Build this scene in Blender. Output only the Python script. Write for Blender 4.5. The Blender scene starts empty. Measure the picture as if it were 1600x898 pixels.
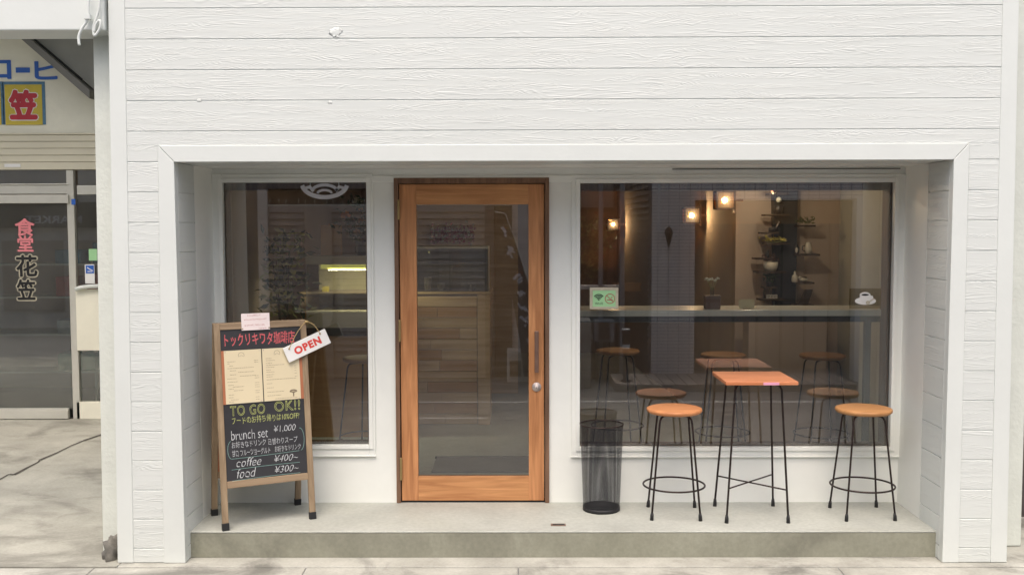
import bpy, math, random
from mathutils import Vector, Matrix, noise
random.seed(7)
S = bpy.context.scene
COL = S.collection
PI = math.pi
rad = math.radians

# ------------------------------------------------------------------ camera, sky, sun, exposure
FPX = 1600.0
CAM = Vector((0, -6.45, 1.93))
PITCH, YAW, ROLL = rad(3.55), rad(0.35), rad(-0.15)
def cam_axes():
    F = Vector((-math.sin(YAW)*math.cos(PITCH), math.cos(YAW)*math.cos(PITCH), -math.sin(PITCH)))
    R = Vector((math.cos(YAW), math.sin(YAW), 0)); U = R.cross(F)
    return R*math.cos(ROLL)+U*math.sin(ROLL), U*math.cos(ROLL)-R*math.sin(ROLL), F
R_, U_, F_ = cam_axes()
cam = bpy.data.cameras.new('camera'); camo = bpy.data.objects.new('camera', cam); COL.objects.link(camo)
cam.sensor_width = 36; cam.lens = 36*FPX/1600; cam.clip_start = .05; cam.clip_end = 1000
m = Matrix.Identity(4)
for i, a in enumerate((R_, U_, -F_)):
    for j in range(3): m[j][i] = a[j]
camo.matrix_world = Matrix.Translation(CAM) @ m
S.camera = camo

W = bpy.data.worlds.new("World"); S.world = W; W.use_nodes = True
wn = W.node_tree.nodes; bg = wn['Background']
sky = wn.new('ShaderNodeTexSky'); sky.sky_type = 'NISHITA'; sky.sun_disc = False
SUN_EL, SUN_AZ = 66, 188          # the sun stands very high, veiled by cloud: soft light from the whole sky
sky.sun_elevation = rad(SUN_EL); sky.sun_rotation = rad(SUN_AZ)
sky.air_density = 0.9; sky.dust_density = 8.0; sky.ozone_density = 1.2
W.node_tree.links.new(sky.outputs[0], bg.inputs[0]); bg.inputs[1].default_value = 0.15
sun = bpy.data.lights.new('sun', 'SUN'); sun.energy = 0.7; sun.angle = rad(80); sun.color = (1, .99, .96)
suno = bpy.data.objects.new('sun', sun); COL.objects.link(suno)
az = rad(SUN_AZ); el = rad(SUN_EL)
sd = Vector((math.sin(az)*math.cos(el), math.cos(az)*math.cos(el), math.sin(el)))
suno.rotation_euler = sd.to_track_quat('Z', 'Y').to_euler()
S.view_settings.view_transform = 'Standard'; S.view_settings.look = 'None'; S.view_settings.gamma = 1
S.view_settings.exposure = 0.72
S.render.engine = 'CYCLES'
S.cycles.use_denoising = True
S.cycles.max_bounces = 10; S.cycles.transparent_max_bounces = 16
S.cycles.sample_clamp_indirect = 6
S.cycles.caustics_reflective = False; S.cycles.caustics_refractive = False

# ------------------------------------------------------------------ measuring helpers
def ray(px, py): return F_ + R_*((px-800)/FPX) - U_*((py-449)/FPX)
def atY(px, py, Y):
    d = ray(px, py); return CAM + d*((Y-CAM.y)/d.y)
def atZ(px, py, Z):
    d = ray(px, py); return CAM + d*((Z-CAM.z)/d.z)
ZS = 0.155            # top of the entrance step
YF = -0.71            # face of the cladding
GY = 0.035            # plane of the window glass
def mir(px, py, d):   # where a thing d metres in front of the glass must stand to be mirrored at px, py
    p = atY(px, py, GY+d); p.y = GY-d; return p

# ------------------------------------------------------------------ materials
MATS = {}
def new_mat(name):
    mt = bpy.data.materials.new(name); mt.use_nodes = True; MATS[name] = mt
    return mt, mt.node_tree, mt.node_tree.nodes['Principled BSDF']
def paint(name, col, rough=.5, metal=0, var=.08, scale=6, bump=0, bscale=60, stretch=(1, 1, 1), col2=None, spec=.5, emis=0):
    mt, nt, b = new_mat(name)
    tc = nt.nodes.new('ShaderNodeTexCoord'); mp = nt.nodes.new('ShaderNodeMapping'); mp.inputs['Scale'].default_value = stretch
    nt.links.new(tc.outputs['Object'], mp.inputs[0])
    n = nt.nodes.new('ShaderNodeTexNoise'); n.inputs['Scale'].default_value = scale; n.inputs['Detail'].default_value = 6
    n.inputs['Roughness'].default_value = .6
    nt.links.new(mp.outputs[0], n.inputs['Vector'])
    cr = nt.nodes.new('ShaderNodeValToRGB'); cr.color_ramp.elements[0].position = .3; cr.color_ramp.elements[1].position = .7
    c2 = col2 or [c*(1-var*2) for c in col]; c1 = col if col2 else [min(1, c*(1+var*.5)) for c in col]
    cr.color_ramp.elements[0].color = (*c2, 1); cr.color_ramp.elements[1].color = (*c1, 1)
    nt.links.new(n.outputs['Fac'], cr.inputs[0]); nt.links.new(cr.outputs[0], b.inputs['Base Color'])
    b.inputs['Roughness'].default_value = rough; b.inputs['Metallic'].default_value = metal
    b.inputs['Specular IOR Level'].default_value = spec
    if emis:
        nt.links.new(cr.outputs[0], b.inputs['Emission Color']); b.inputs['Emission Strength'].default_value = emis
    if bump:
        n2 = nt.nodes.new('ShaderNodeTexNoise'); n2.inputs['Scale'].default_value = bscale; n2.inputs['Detail'].default_value = 5
        nt.links.new(mp.outputs[0], n2.inputs['Vector'])
        bp = nt.nodes.new('ShaderNodeBump'); bp.inputs['Strength'].default_value = bump; bp.inputs['Distance'].default_value = .01
        nt.links.new(n2.outputs['Fac'], bp.inputs['Height']); nt.links.new(bp.outputs[0], b.inputs['Normal'])
    return mt
def wood(name, dark, light, axis='Z', rough=.45, scale=1.0, spec=.4):
    mt, nt, b = new_mat(name)
    tc = nt.nodes.new('ShaderNodeTexCoord'); mp = nt.nodes.new('ShaderNodeMapping')
    st = {'X': (1.2, 16, 16), 'Y': (16, 1.2, 16), 'Z': (16, 16, 1.2)}[axis]
    mp.inputs['Scale'].default_value = [s*scale for s in st]
    nt.links.new(tc.outputs['Object'], mp.inputs[0])
    n = nt.nodes.new('ShaderNodeTexNoise'); n.inputs['Scale'].default_value = 2.2; n.inputs['Detail'].default_value = 8; n.inputs['Distortion'].default_value = .6
    nt.links.new(mp.outputs[0], n.inputs['Vector'])
    n3 = nt.nodes.new('ShaderNodeTexNoise'); n3.inputs['Scale'].default_value = 1.6
    nt.links.new(tc.outputs['Object'], n3.inputs['Vector'])
    ad = nt.nodes.new('ShaderNodeMath'); ad.operation = 'ADD'
    ml = nt.nodes.new('ShaderNodeMath'); ml.operation = 'MULTIPLY'; ml.inputs[1].default_value = .45
    nt.links.new(n3.outputs['Fac'], ml.inputs[0]); nt.links.new(n.outputs['Fac'], ad.inputs[0]); nt.links.new(ml.outputs[0], ad.inputs[1])
    cr = nt.nodes.new('ShaderNodeValToRGB'); cr.color_ramp.elements[0].position = .5; cr.color_ramp.elements[1].position = .95
    cr.color_ramp.elements[0].color = (*dark, 1); cr.color_ramp.elements[1].color = (*light, 1)
    nt.links.new(ad.outputs[0], cr.inputs[0]); nt.links.new(cr.outputs[0], b.inputs['Base Color'])
    b.inputs['Roughness'].default_value = rough; b.inputs['Specular IOR Level'].default_value = spec
    bp = nt.nodes.new('ShaderNodeBump'); bp.inputs['Strength'].default_value = .12; bp.inputs['Distance'].default_value = .004
    nt.links.new(n.outputs['Fac'], bp.inputs['Height']); nt.links.new(bp.outputs[0], b.inputs['Normal'])
    return mt
def grain_white(name, axis='X'):
    # embossed wood grain under white paint: long wavy ridges
    mt, nt, b = new_mat(name)
    tc = nt.nodes.new('ShaderNodeTexCoord')
    sx = nt.nodes.new('ShaderNodeMapping'); sx.inputs['Scale'].default_value = (.9, 1, 12) if axis == 'X' else (1, .9, 12)
    nt.links.new(tc.outputs['Object'], sx.inputs[0])
    # per plank offset so that the grain breaks at every groove
    at = nt.nodes.new('ShaderNodeAttribute'); at.attribute_name = 'plank'
    cx = nt.nodes.new('ShaderNodeCombineXYZ')
    mm = nt.nodes.new('ShaderNodeMath'); mm.operation = 'MULTIPLY'; mm.inputs[1].default_value = 13.7
    nt.links.new(at.outputs['Fac'], mm.inputs[0]); nt.links.new(mm.outputs[0], cx.inputs[0]); nt.links.new(mm.outputs[0], cx.inputs[1])
    va = nt.nodes.new('ShaderNodeVectorMath'); va.operation = 'ADD'
    nt.links.new(sx.outputs[0], va.inputs[0]); nt.links.new(cx.outputs[0], va.inputs[1])
    n = nt.nodes.new('ShaderNodeTexNoise'); n.inputs['Scale'].default_value = 1.35; n.inputs['Detail'].default_value = 3; n.inputs['Roughness'].default_value = .5; n.inputs['Distortion'].default_value = .5
    nt.links.new(va.outputs[0], n.inputs['Vector'])
    # contour lines of the noise = cathedral grain
    m1 = nt.nodes.new('ShaderNodeMath'); m1.operation = 'MULTIPLY'; m1.inputs[1].default_value = 95
    nt.links.new(n.outputs['Fac'], m1.inputs[0])
    m2 = nt.nodes.new('ShaderNodeMath'); m2.operation = 'SINE'; nt.links.new(m1.outputs[0], m2.inputs[0])
    m3 = nt.nodes.new('ShaderNodeMath'); m3.operation = 'POWER'; m3.inputs[1].default_value = 3
    ab = nt.nodes.new('ShaderNodeMath'); ab.operation = 'ABSOLUTE'; nt.links.new(m2.outputs[0], ab.inputs[0]); nt.links.new(ab.outputs[0], m3.inputs[0])
    # fade the lines in and out
    f = nt.nodes.new('ShaderNodeTexNoise'); f.inputs['Scale'].default_value = 3.2; nt.links.new(va.outputs[0], f.inputs['Vector'])
    fr = nt.nodes.new('ShaderNodeMapRange'); fr.inputs['From Min'].default_value = .38; fr.inputs['From Max'].default_value = .62
    nt.links.new(f.outputs['Fac'], fr.inputs['Value'])
    mu = nt.nodes.new('ShaderNodeMath'); mu.operation = 'MULTIPLY'; nt.links.new(m3.outputs[0], mu.inputs[0]); nt.links.new(fr.outputs[0], mu.inputs[1])
    bp = nt.nodes.new('ShaderNodeBump'); bp.inputs['Strength'].default_value = .42; bp.inputs['Distance'].default_value = .003
    nt.links.new(mu.outputs[0], bp.inputs['Height']); nt.links.new(bp.outputs[0], b.inputs['Normal'])
    d = nt.nodes.new('ShaderNodeTexNoise'); d.inputs['Scale'].default_value = 1.1; d.inputs['Detail'].default_value = 5
    nt.links.new(tc.outputs['Object'], d.inputs['Vector'])
    cr = nt.nodes.new('ShaderNodeValToRGB'); cr.color_ramp.elements[0].color = (.61, .64, .61, 1); cr.color_ramp.elements[1].color = (.68, .71, .68, 1)
    nt.links.new(d.outputs['Fac'], cr.inputs[0]); nt.links.new(cr.outputs[0], b.inputs['Base Color'])
    b.inputs['Roughness'].default_value = .42
    return mt
def glass(name, fac=1.0, tint=(.93, .95, .93), base=.0, dust_haze=0):
    mt, nt, b = new_mat(name); nt.nodes.remove(b)
    out = nt.nodes['Material Output']
    t = nt.nodes.new('ShaderNodeBsdfTransparent'); t.inputs[0].default_value = (*tint, 1)
    g = nt.nodes.new('ShaderNodeBsdfGlossy'); g.inputs['Roughness'].default_value = .0; g.inputs[0].default_value = (1, 1, 1, 1)
    fr = nt.nodes.new('ShaderNodeFresnel'); fr.inputs['IOR'].default_value = 1.5
    mu = nt.nodes.new('ShaderNodeMath'); mu.operation = 'MULTIPLY_ADD'; mu.inputs[1].default_value = fac; mu.inputs[2].default_value = base; mu.use_clamp = True
    mx = nt.nodes.new('ShaderNodeMixShader')
    nt.links.new(fr.outputs[0], mu.inputs[0]); nt.links.new(mu.outputs[0], mx.inputs[0])
    src = t.outputs[0]
    if dust_haze:          # dusty film with wipe marks, added as milky haze that lightens dark glass
        df_ = nt.nodes.new('ShaderNodeBsdfDiffuse'); df_.inputs[0].default_value = (.75, .75, .70, 1)
        tc = nt.nodes.new('ShaderNodeTexCoord'); mp = nt.nodes.new('ShaderNodeMapping'); mp.inputs['Scale'].default_value = (1, 1, .35); mp.inputs['Rotation'].default_value = (0, .5, 0)
        n = nt.nodes.new('ShaderNodeTexNoise'); n.inputs['Scale'].default_value = 3; n.inputs['Detail'].default_value = 7
        nt.links.new(tc.outputs['Object'], mp.inputs[0]); nt.links.new(mp.outputs[0], n.inputs['Vector'])
        mr_ = nt.nodes.new('ShaderNodeMapRange'); mr_.inputs['From Min'].default_value = .3; mr_.inputs['From Max'].default_value = .75; mr_.inputs['To Min'].default_value = dust_haze*.5; mr_.inputs['To Max'].default_value = dust_haze*1.5
        m2_ = nt.nodes.new('ShaderNodeMixShader'); nt.links.new(n.outputs['Fac'], mr_.inputs['Value']); nt.links.new(mr_.outputs[0], m2_.inputs[0])
        nt.links.new(t.outputs[0], m2_.inputs[1]); nt.links.new(df_.outputs[0], m2_.inputs[2]); src = m2_.outputs[0]
    nt.links.new(src, mx.inputs[1]); nt.links.new(g.outputs[0], mx.inputs[2]); nt.links.new(mx.outputs[0], out.inputs[0])
    return mt
def concrete(name, light, dark, stain, stain_amt=.5, scale=1.0, rough=.75, kerb=None):
    mt, nt, b = new_mat(name)
    tc = nt.nodes.new('ShaderNodeTexCoord')
    def ns(sc, det=8, dist=0, stretch=None):
        n = nt.nodes.new('ShaderNodeTexNoise'); n.inputs['Scale'].default_value = sc*scale; n.inputs['Detail'].default_value = det; n.inputs['Distortion'].default_value = dist
        n.inputs['Roughness'].default_value = .62
        if stretch:
            mp = nt.nodes.new('ShaderNodeMapping'); mp.inputs['Scale'].default_value = stretch
            nt.links.new(tc.outputs['Object'], mp.inputs[0]); nt.links.new(mp.outputs[0], n.inputs['Vector'])
        else: nt.links.new(tc.outputs['Object'], n.inputs['Vector'])
        return n
    a = ns(2.2, 8, .3); s = ns(1.1, 9, .8, (1, 1.6, 1)); f = ns(38, 7)
    cr = nt.nodes.new('ShaderNodeValToRGB'); cr.color_ramp.elements[0].position = .35; cr.color_ramp.elements[1].position = .65
    cr.color_ramp.elements[0].color = (*dark, 1); cr.color_ramp.elements[1].color = (*light, 1)
    nt.links.new(a.outputs['Fac'], cr.inputs[0])
    sr = nt.nodes.new('ShaderNodeMapRange'); sr.inputs['From Min'].default_value = .52; sr.inputs['From Max'].default_value = .66; sr.inputs['To Max'].default_value = stain_amt
    if kerb:          # grime that has gathered along the kerb
        sp_ = nt.nodes.new('ShaderNodeSeparateXYZ'); nt.links.new(tc.outputs['Object'], sp_.inputs[0])
        kr = nt.nodes.new('ShaderNodeMapRange'); kr.inputs['From Min'].default_value = kerb[0]; kr.inputs['From Max'].default_value = kerb[1]; kr.inputs['To Max'].default_value = .11
        nt.links.new(sp_.outputs[1], kr.inputs['Value'])
        ka = nt.nodes.new('ShaderNodeMath'); ka.operation = 'ADD'; nt.links.new(s.outputs['Fac'], ka.inputs[0]); nt.links.new(kr.outputs[0], ka.inputs[1])
        nt.links.new(ka.outputs[0], sr.inputs['Value'])
    else: nt.links.new(s.outputs['Fac'], sr.inputs['Value'])
    mx = nt.nodes.new('ShaderNodeMixRGB'); mx.inputs[2].default_value = (*stain, 1)
    nt.links.new(sr.outputs[0], mx.inputs[0]); nt.links.new(cr.outputs[0], mx.inputs[1])
    fm = nt.nodes.new('ShaderNodeMapRange'); fm.inputs['To Min'].default_value = .74; fm.inputs['To Max'].default_value = 1.22
    nt.links.new(f.outputs['Fac'], fm.inputs['Value'])
    mv = nt.nodes.new('ShaderNodeMixRGB'); mv.blend_type = 'MULTIPLY'; mv.inputs[0].default_value = 1
    nt.links.new(mx.outputs[0], mv.inputs[1]); nt.links.new(fm.outputs[0], mv.inputs[2]); nt.links.new(mv.outputs[0], b.inputs['Base Color'])
    b.inputs['Roughness'].default_value = rough
    bp = nt.nodes.new('ShaderNodeBump'); bp.inputs['Strength'].default_value = .25; bp.inputs['Distance'].default_value = .004
    nt.links.new(f.outputs['Fac'], bp.inputs['Height']); nt.links.new(bp.outputs[0], b.inputs['Normal'])
    return mt
def emit(name, col, st):
    mt, nt, b = new_mat(name); b.inputs['Base Color'].default_value = (*col, 1)
    b.inputs['Emission Color'].default_value = (*col, 1); b.inputs['Emission Strength'].default_value = st
    return mt
def tiles(name, c1, c2, mortar, w, h, ms=.006, rough=.5, off=.5):
    mt, nt, b = new_mat(name)
    tc = nt.nodes.new('ShaderNodeTexCoord'); sp = nt.nodes.new('ShaderNodeSeparateXYZ'); cb = nt.nodes.new('ShaderNodeCombineXYZ')
    nt.links.new(tc.outputs['Object'], sp.inputs[0])
    ad = nt.nodes.new('ShaderNodeMath'); ad.operation = 'ADD'; nt.links.new(sp.outputs[0], ad.inputs[0]); nt.links.new(sp.outputs[1], ad.inputs[1])
    nt.links.new(ad.outputs[0], cb.inputs[0]); nt.links.new(sp.outputs[2], cb.inputs[1])
    br = nt.nodes.new('ShaderNodeTexBrick'); br.offset = off
    br.inputs['Color1'].default_value = (*c1, 1); br.inputs['Color2'].default_value = (*c2, 1); br.inputs['Mortar'].default_value = (*mortar, 1)
    br.inputs['Scale'].default_value = 1; br.inputs['Mortar Size'].default_value = ms; br.inputs['Brick Width'].default_value = w; br.inputs['Row Height'].default_value = h
    nt.links.new(cb.outputs[0], br.inputs['Vector']); nt.links.new(br.outputs[0], b.inputs['Base Color'])
    b.inputs['Roughness'].default_value = rough
    return mt

grain_white('siding_white'); grain_white('siding_white_side', 'Y')
paint('white_trim', (.68, .712, .68), .38, var=.02, scale=3, bump=.08, bscale=25)
paint('cream_white', (.845, .86, .81), .4, var=.03, scale=2.5, bump=.1, bscale=14)
paint('old_white', (.66, .69, .63), .6, var=.05, scale=5, bump=.3, bscale=40)
paint('plaster_cream', (.84, .82, .68), .8, var=.06, scale=2, bump=.15, bscale=30)
paint('dark_gap', (.02, .02, .02), .9)
paint('crack', (.10, .09, .075), .9, var=.3, scale=12)
wood('door_wood', (.34, .14, .055), (.63, .30, .13), 'Z', .38)
wood('door_wood_rail', (.37, .155, .06), (.65, .33, .14), 'X', .38)
wood('jamb_wood', (.10, .055, .032), (.24, .135, .08), 'Z', .6)
wood('board_wood', (.21, .145, .085), (.35, .26, .165), 'Z', .6)
wood('board_wood_rail', (.23, .16, .095), (.38, .28, .18), 'X', .6)
wood('table_wood', (.52, .19, .08), (.74, .32, .16), 'X', .42)
wood('shelf_wood', (.035, .022, .014), (.09, .06, .04), 'X', .6)
wood('counter_wood', (.58, .41, .24), (.82, .64, .42), 'X', .5, .6)
wood('counter_wood_orange', (.48, .27, .11), (.62, .38, .17), 'X', .5, .6)
wood('deck_wood', (.24, .20, .17), (.42, .37, .32), 'Y', .7)
wood('seat_orange', (.46, .185, .07), (.66, .29, .12), 'X', .5)
wood('seat_tan', (.38, .18, .065), (.55, .28, .11), 'X', .5)
paint('seat_brown', (.36, .19, .08), .45, var=.08, scale=9)
paint('dark_iron', (.045, .030, .026), .42, .6, var=.2, scale=30, spec=.5)
paint('bronze', (.26, .16, .12), .42, .6, var=.1, scale=20)
paint('silver', (.50, .43, .40), .45, .5, var=.05)
paint('brass', (.45, .33, .15), .4, .8, var=.05)
paint('rubber', (.012, .012, .013), .6, var=.1)
paint('chalkboard', (.018, .018, .021), .62, var=.25, scale=5, col2=(.032, .032, .036))
paint('chalk_white', (.60, .62, .63), .9, var=.12, scale=120)
paint('chalk_yellow', (.52, .56, .20), .9, var=.12, scale=120)
paint('chalk_pink', (.62, .13, .14), .9, var=.12, scale=120)
paint('chalk_green', (.25, .42, .38), .9, var=.15, scale=120)
paint('menu_paper', (.70, .61, .41), .6, var=.02, scale=3)
paint('note_paper', (.82, .72, .70), .6, var=.02, scale=3)
paint('ink', (.09, .07, .055), .7)
paint('ink_faint', (.20, .15, .10), .7)
paint('ink_red', (.45, .12, .10), .7)
paint('red_paint', (.66, .06, .045), .5, var=.06)
paint('terracotta', (.42, .15, .07), .6, var=.05)
paint('sign_white', (.80, .80, .77), .5, var=.02)
paint('sign_string', (.50, .36, .16), .8)
paint('label_pink', (.75, .35, .48), .5, var=.03)
paint('sign_green', (.36, .66, .34), .5, var=.02)
paint('sign_frame', (.52, .48, .36), .6, var=.12, scale=60)
paint('sign_blue', (.03, .13, .50), .5, var=.08)
paint('blue_edge', (.10, .22, .34), .6, var=.12, scale=20)
paint('sign_yellow', (.60, .47, .06), .6, var=.08)
paint('sign_red', (.48, .035, .05), .6, var=.08)
paint('decal_pink', (.75, .24, .26), .5, var=.05)
paint('emblem_gray', (.62, .62, .66), .6)
paint('black', (.012, .012, .012), .5)
paint('marble', (.80, .78, .68), .25, var=.08, scale=4)
paint('steel_dark', (.05, .052, .055), .45, .5)
paint('inner_brown', (.60, .48, .39), .8, var=.06, scale=1.5)
paint('inner_dark', (.46, .38, .32), .8, var=.06, scale=1.5)
paint('inner_gray', (.58, .56, .48), .8, var=.06, scale=1.5)
paint('inner_ceiling', (.45, .38, .32), .8, var=.05)
concrete('inner_floor', (.50, .52, .46), (.42, .44, .39), (.33, .33, .29), .3)
paint('kraft', (.80, .56, .30), .7, var=.05)
paint('paper_cream', (.68, .60, .38), .6, var=.03)
paint('box_brown', (.16, .095, .075), .6, var=.08)
paint('petal_orange', (.85, .38, .14), .6, var=.1)
paint('petal_white', (.86, .84, .70), .6, var=.05)
paint('petal_yellow', (.72, .62, .16), .6, var=.1)
paint('petal_pink', (.55, .12, .16), .6, var=.15)
paint('leaf_green', (.055, .11, .03), .55, var=.3, scale=8, col2=(.035, .06, .02))
paint('leaf_pale', (.60, .60, .26), .55, var=.3, scale=8, col2=(.34, .36, .14))
paint('bark', (.10, .065, .045), .85, var=.2, scale=20)
paint('ceramic', (.70, .67, .60), .3, var=.03)
paint('ceramic_dark', (.03, .028, .03), .35)
paint('case_metal', (.74, .72, .60), .45, .3, var=.05)
emit('tube_light', (.62, .62, .16), .55)
emit('bulb', (1.0, .48, .13), 9.0)
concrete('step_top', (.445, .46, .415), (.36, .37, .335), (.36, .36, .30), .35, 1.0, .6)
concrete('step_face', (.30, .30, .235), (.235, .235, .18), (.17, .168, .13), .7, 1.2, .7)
concrete('pavement', (.44, .435, .385), (.31, .305, .265), (.10, .098, .085), .7, 1.5, .85)
concrete('porch_floor', (.42, .415, .355), (.31, .305, .26), (.15, .145, .12), .6, 1.3, .7, kerb=(.0, -.75))
concrete('asphalt', (.20, .20, .195), (.15, .15, .15), (.10, .10, .10), .5, 1.0, .9)
paint('road_white', (.62, .62, .60), .8, var=.15, scale=18)
concrete('block_gray', (.36, .34, .30), (.26, .25, .22), (.16, .15, .13), .4)
paint('shutter_beige', (.66, .62, .48), .5, .0, var=.03, scale=3)
paint('shutter_brown', (.55, .45, .37), .6, var=.1, scale=2)
paint('shutter_dark', (.17, .15, .14), .6, var=.1, scale=2)
paint('aluminium', (.62, .61, .54), .4, .3, var=.04)
paint('gray_panel', (.27, .265, .23), .7, var=.08, scale=3)
paint('gray_beam', (.17, .165, .145), .7, var=.08, scale=3)
paint('pipe_gray', (.26, .26, .27), .5, var=.05)
paint('facade_dark', (.075, .062, .056), .6, var=.15)
paint('facade_gray', (.76, .70, .64), .7, var=.08)
tiles('tile_gray', (.86, .79, .73), (.78, .71, .66), (.10, .09, .09), .148, .047, .0035, .5, 0)
tiles('room_tiles', (.07, .09, .08), (.15, .13, .10), (.03, .03, .03), .5, .3, .02)
paint('flag_black', (.02, .018, .022), .8)
paint('flag_white', (.55, .55, .60), .8)
glass('window_glass', 2.4, (.97, .98, .96), .012, dust_haze=.016)
glass('clear_glass', .8, (.95, .97, .95), .01)
glass('shop_glass', 1.8, (.84, .87, .84), .03, dust_haze=.045)
glass('lantern_glass', .8, (1, .70, .42), .01, dust_haze=.05)  # diffuse film added so the panes glow around the bulb
glass('acrylic', .8, (.78, .76, .70), .02)

# see-through woven wire (a real perforated shell)
def wire_mesh():
    mt, nt, b = new_mat('wire_mesh')
    uv = nt.nodes.new('ShaderNodeUVMap'); uv.uv_map = 'UVMap'
    sp = nt.nodes.new('ShaderNodeSeparateXYZ'); nt.links.new(uv.outputs[0], sp.inputs[0])
    res = []
    for sg in (1, -1):
        mu = nt.nodes.new('ShaderNodeMath'); mu.operation = 'MULTIPLY_ADD'; mu.inputs[1].default_value = sg; nt.links.new(sp.outputs[1], mu.inputs[0]); nt.links.new(sp.outputs[0], mu.inputs[2])
        fr = nt.nodes.new('ShaderNodeMath'); fr.operation = 'FRACT'; nt.links.new(mu.outputs[0], fr.inputs[0])
        lt = nt.nodes.new('ShaderNodeMath'); lt.operation = 'LESS_THAN'; lt.inputs[1].default_value = .30; nt.links.new(fr.outputs[0], lt.inputs[0])
        res.append(lt)
    mx = nt.nodes.new('ShaderNodeMath'); mx.operation = 'MAXIMUM'; nt.links.new(res[0].outputs[0], mx.inputs[0]); nt.links.new(res[1].outputs[0], mx.inputs[1])
    nt.links.new(mx.outputs[0], b.inputs['Alpha'])
    b.inputs['Base Color'].default_value = (.03, .03, .035, 1); b.inputs['Roughness'].default_value = .45; b.inputs['Metallic'].default_value = .5
wire_mesh()
M = MATS

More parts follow.
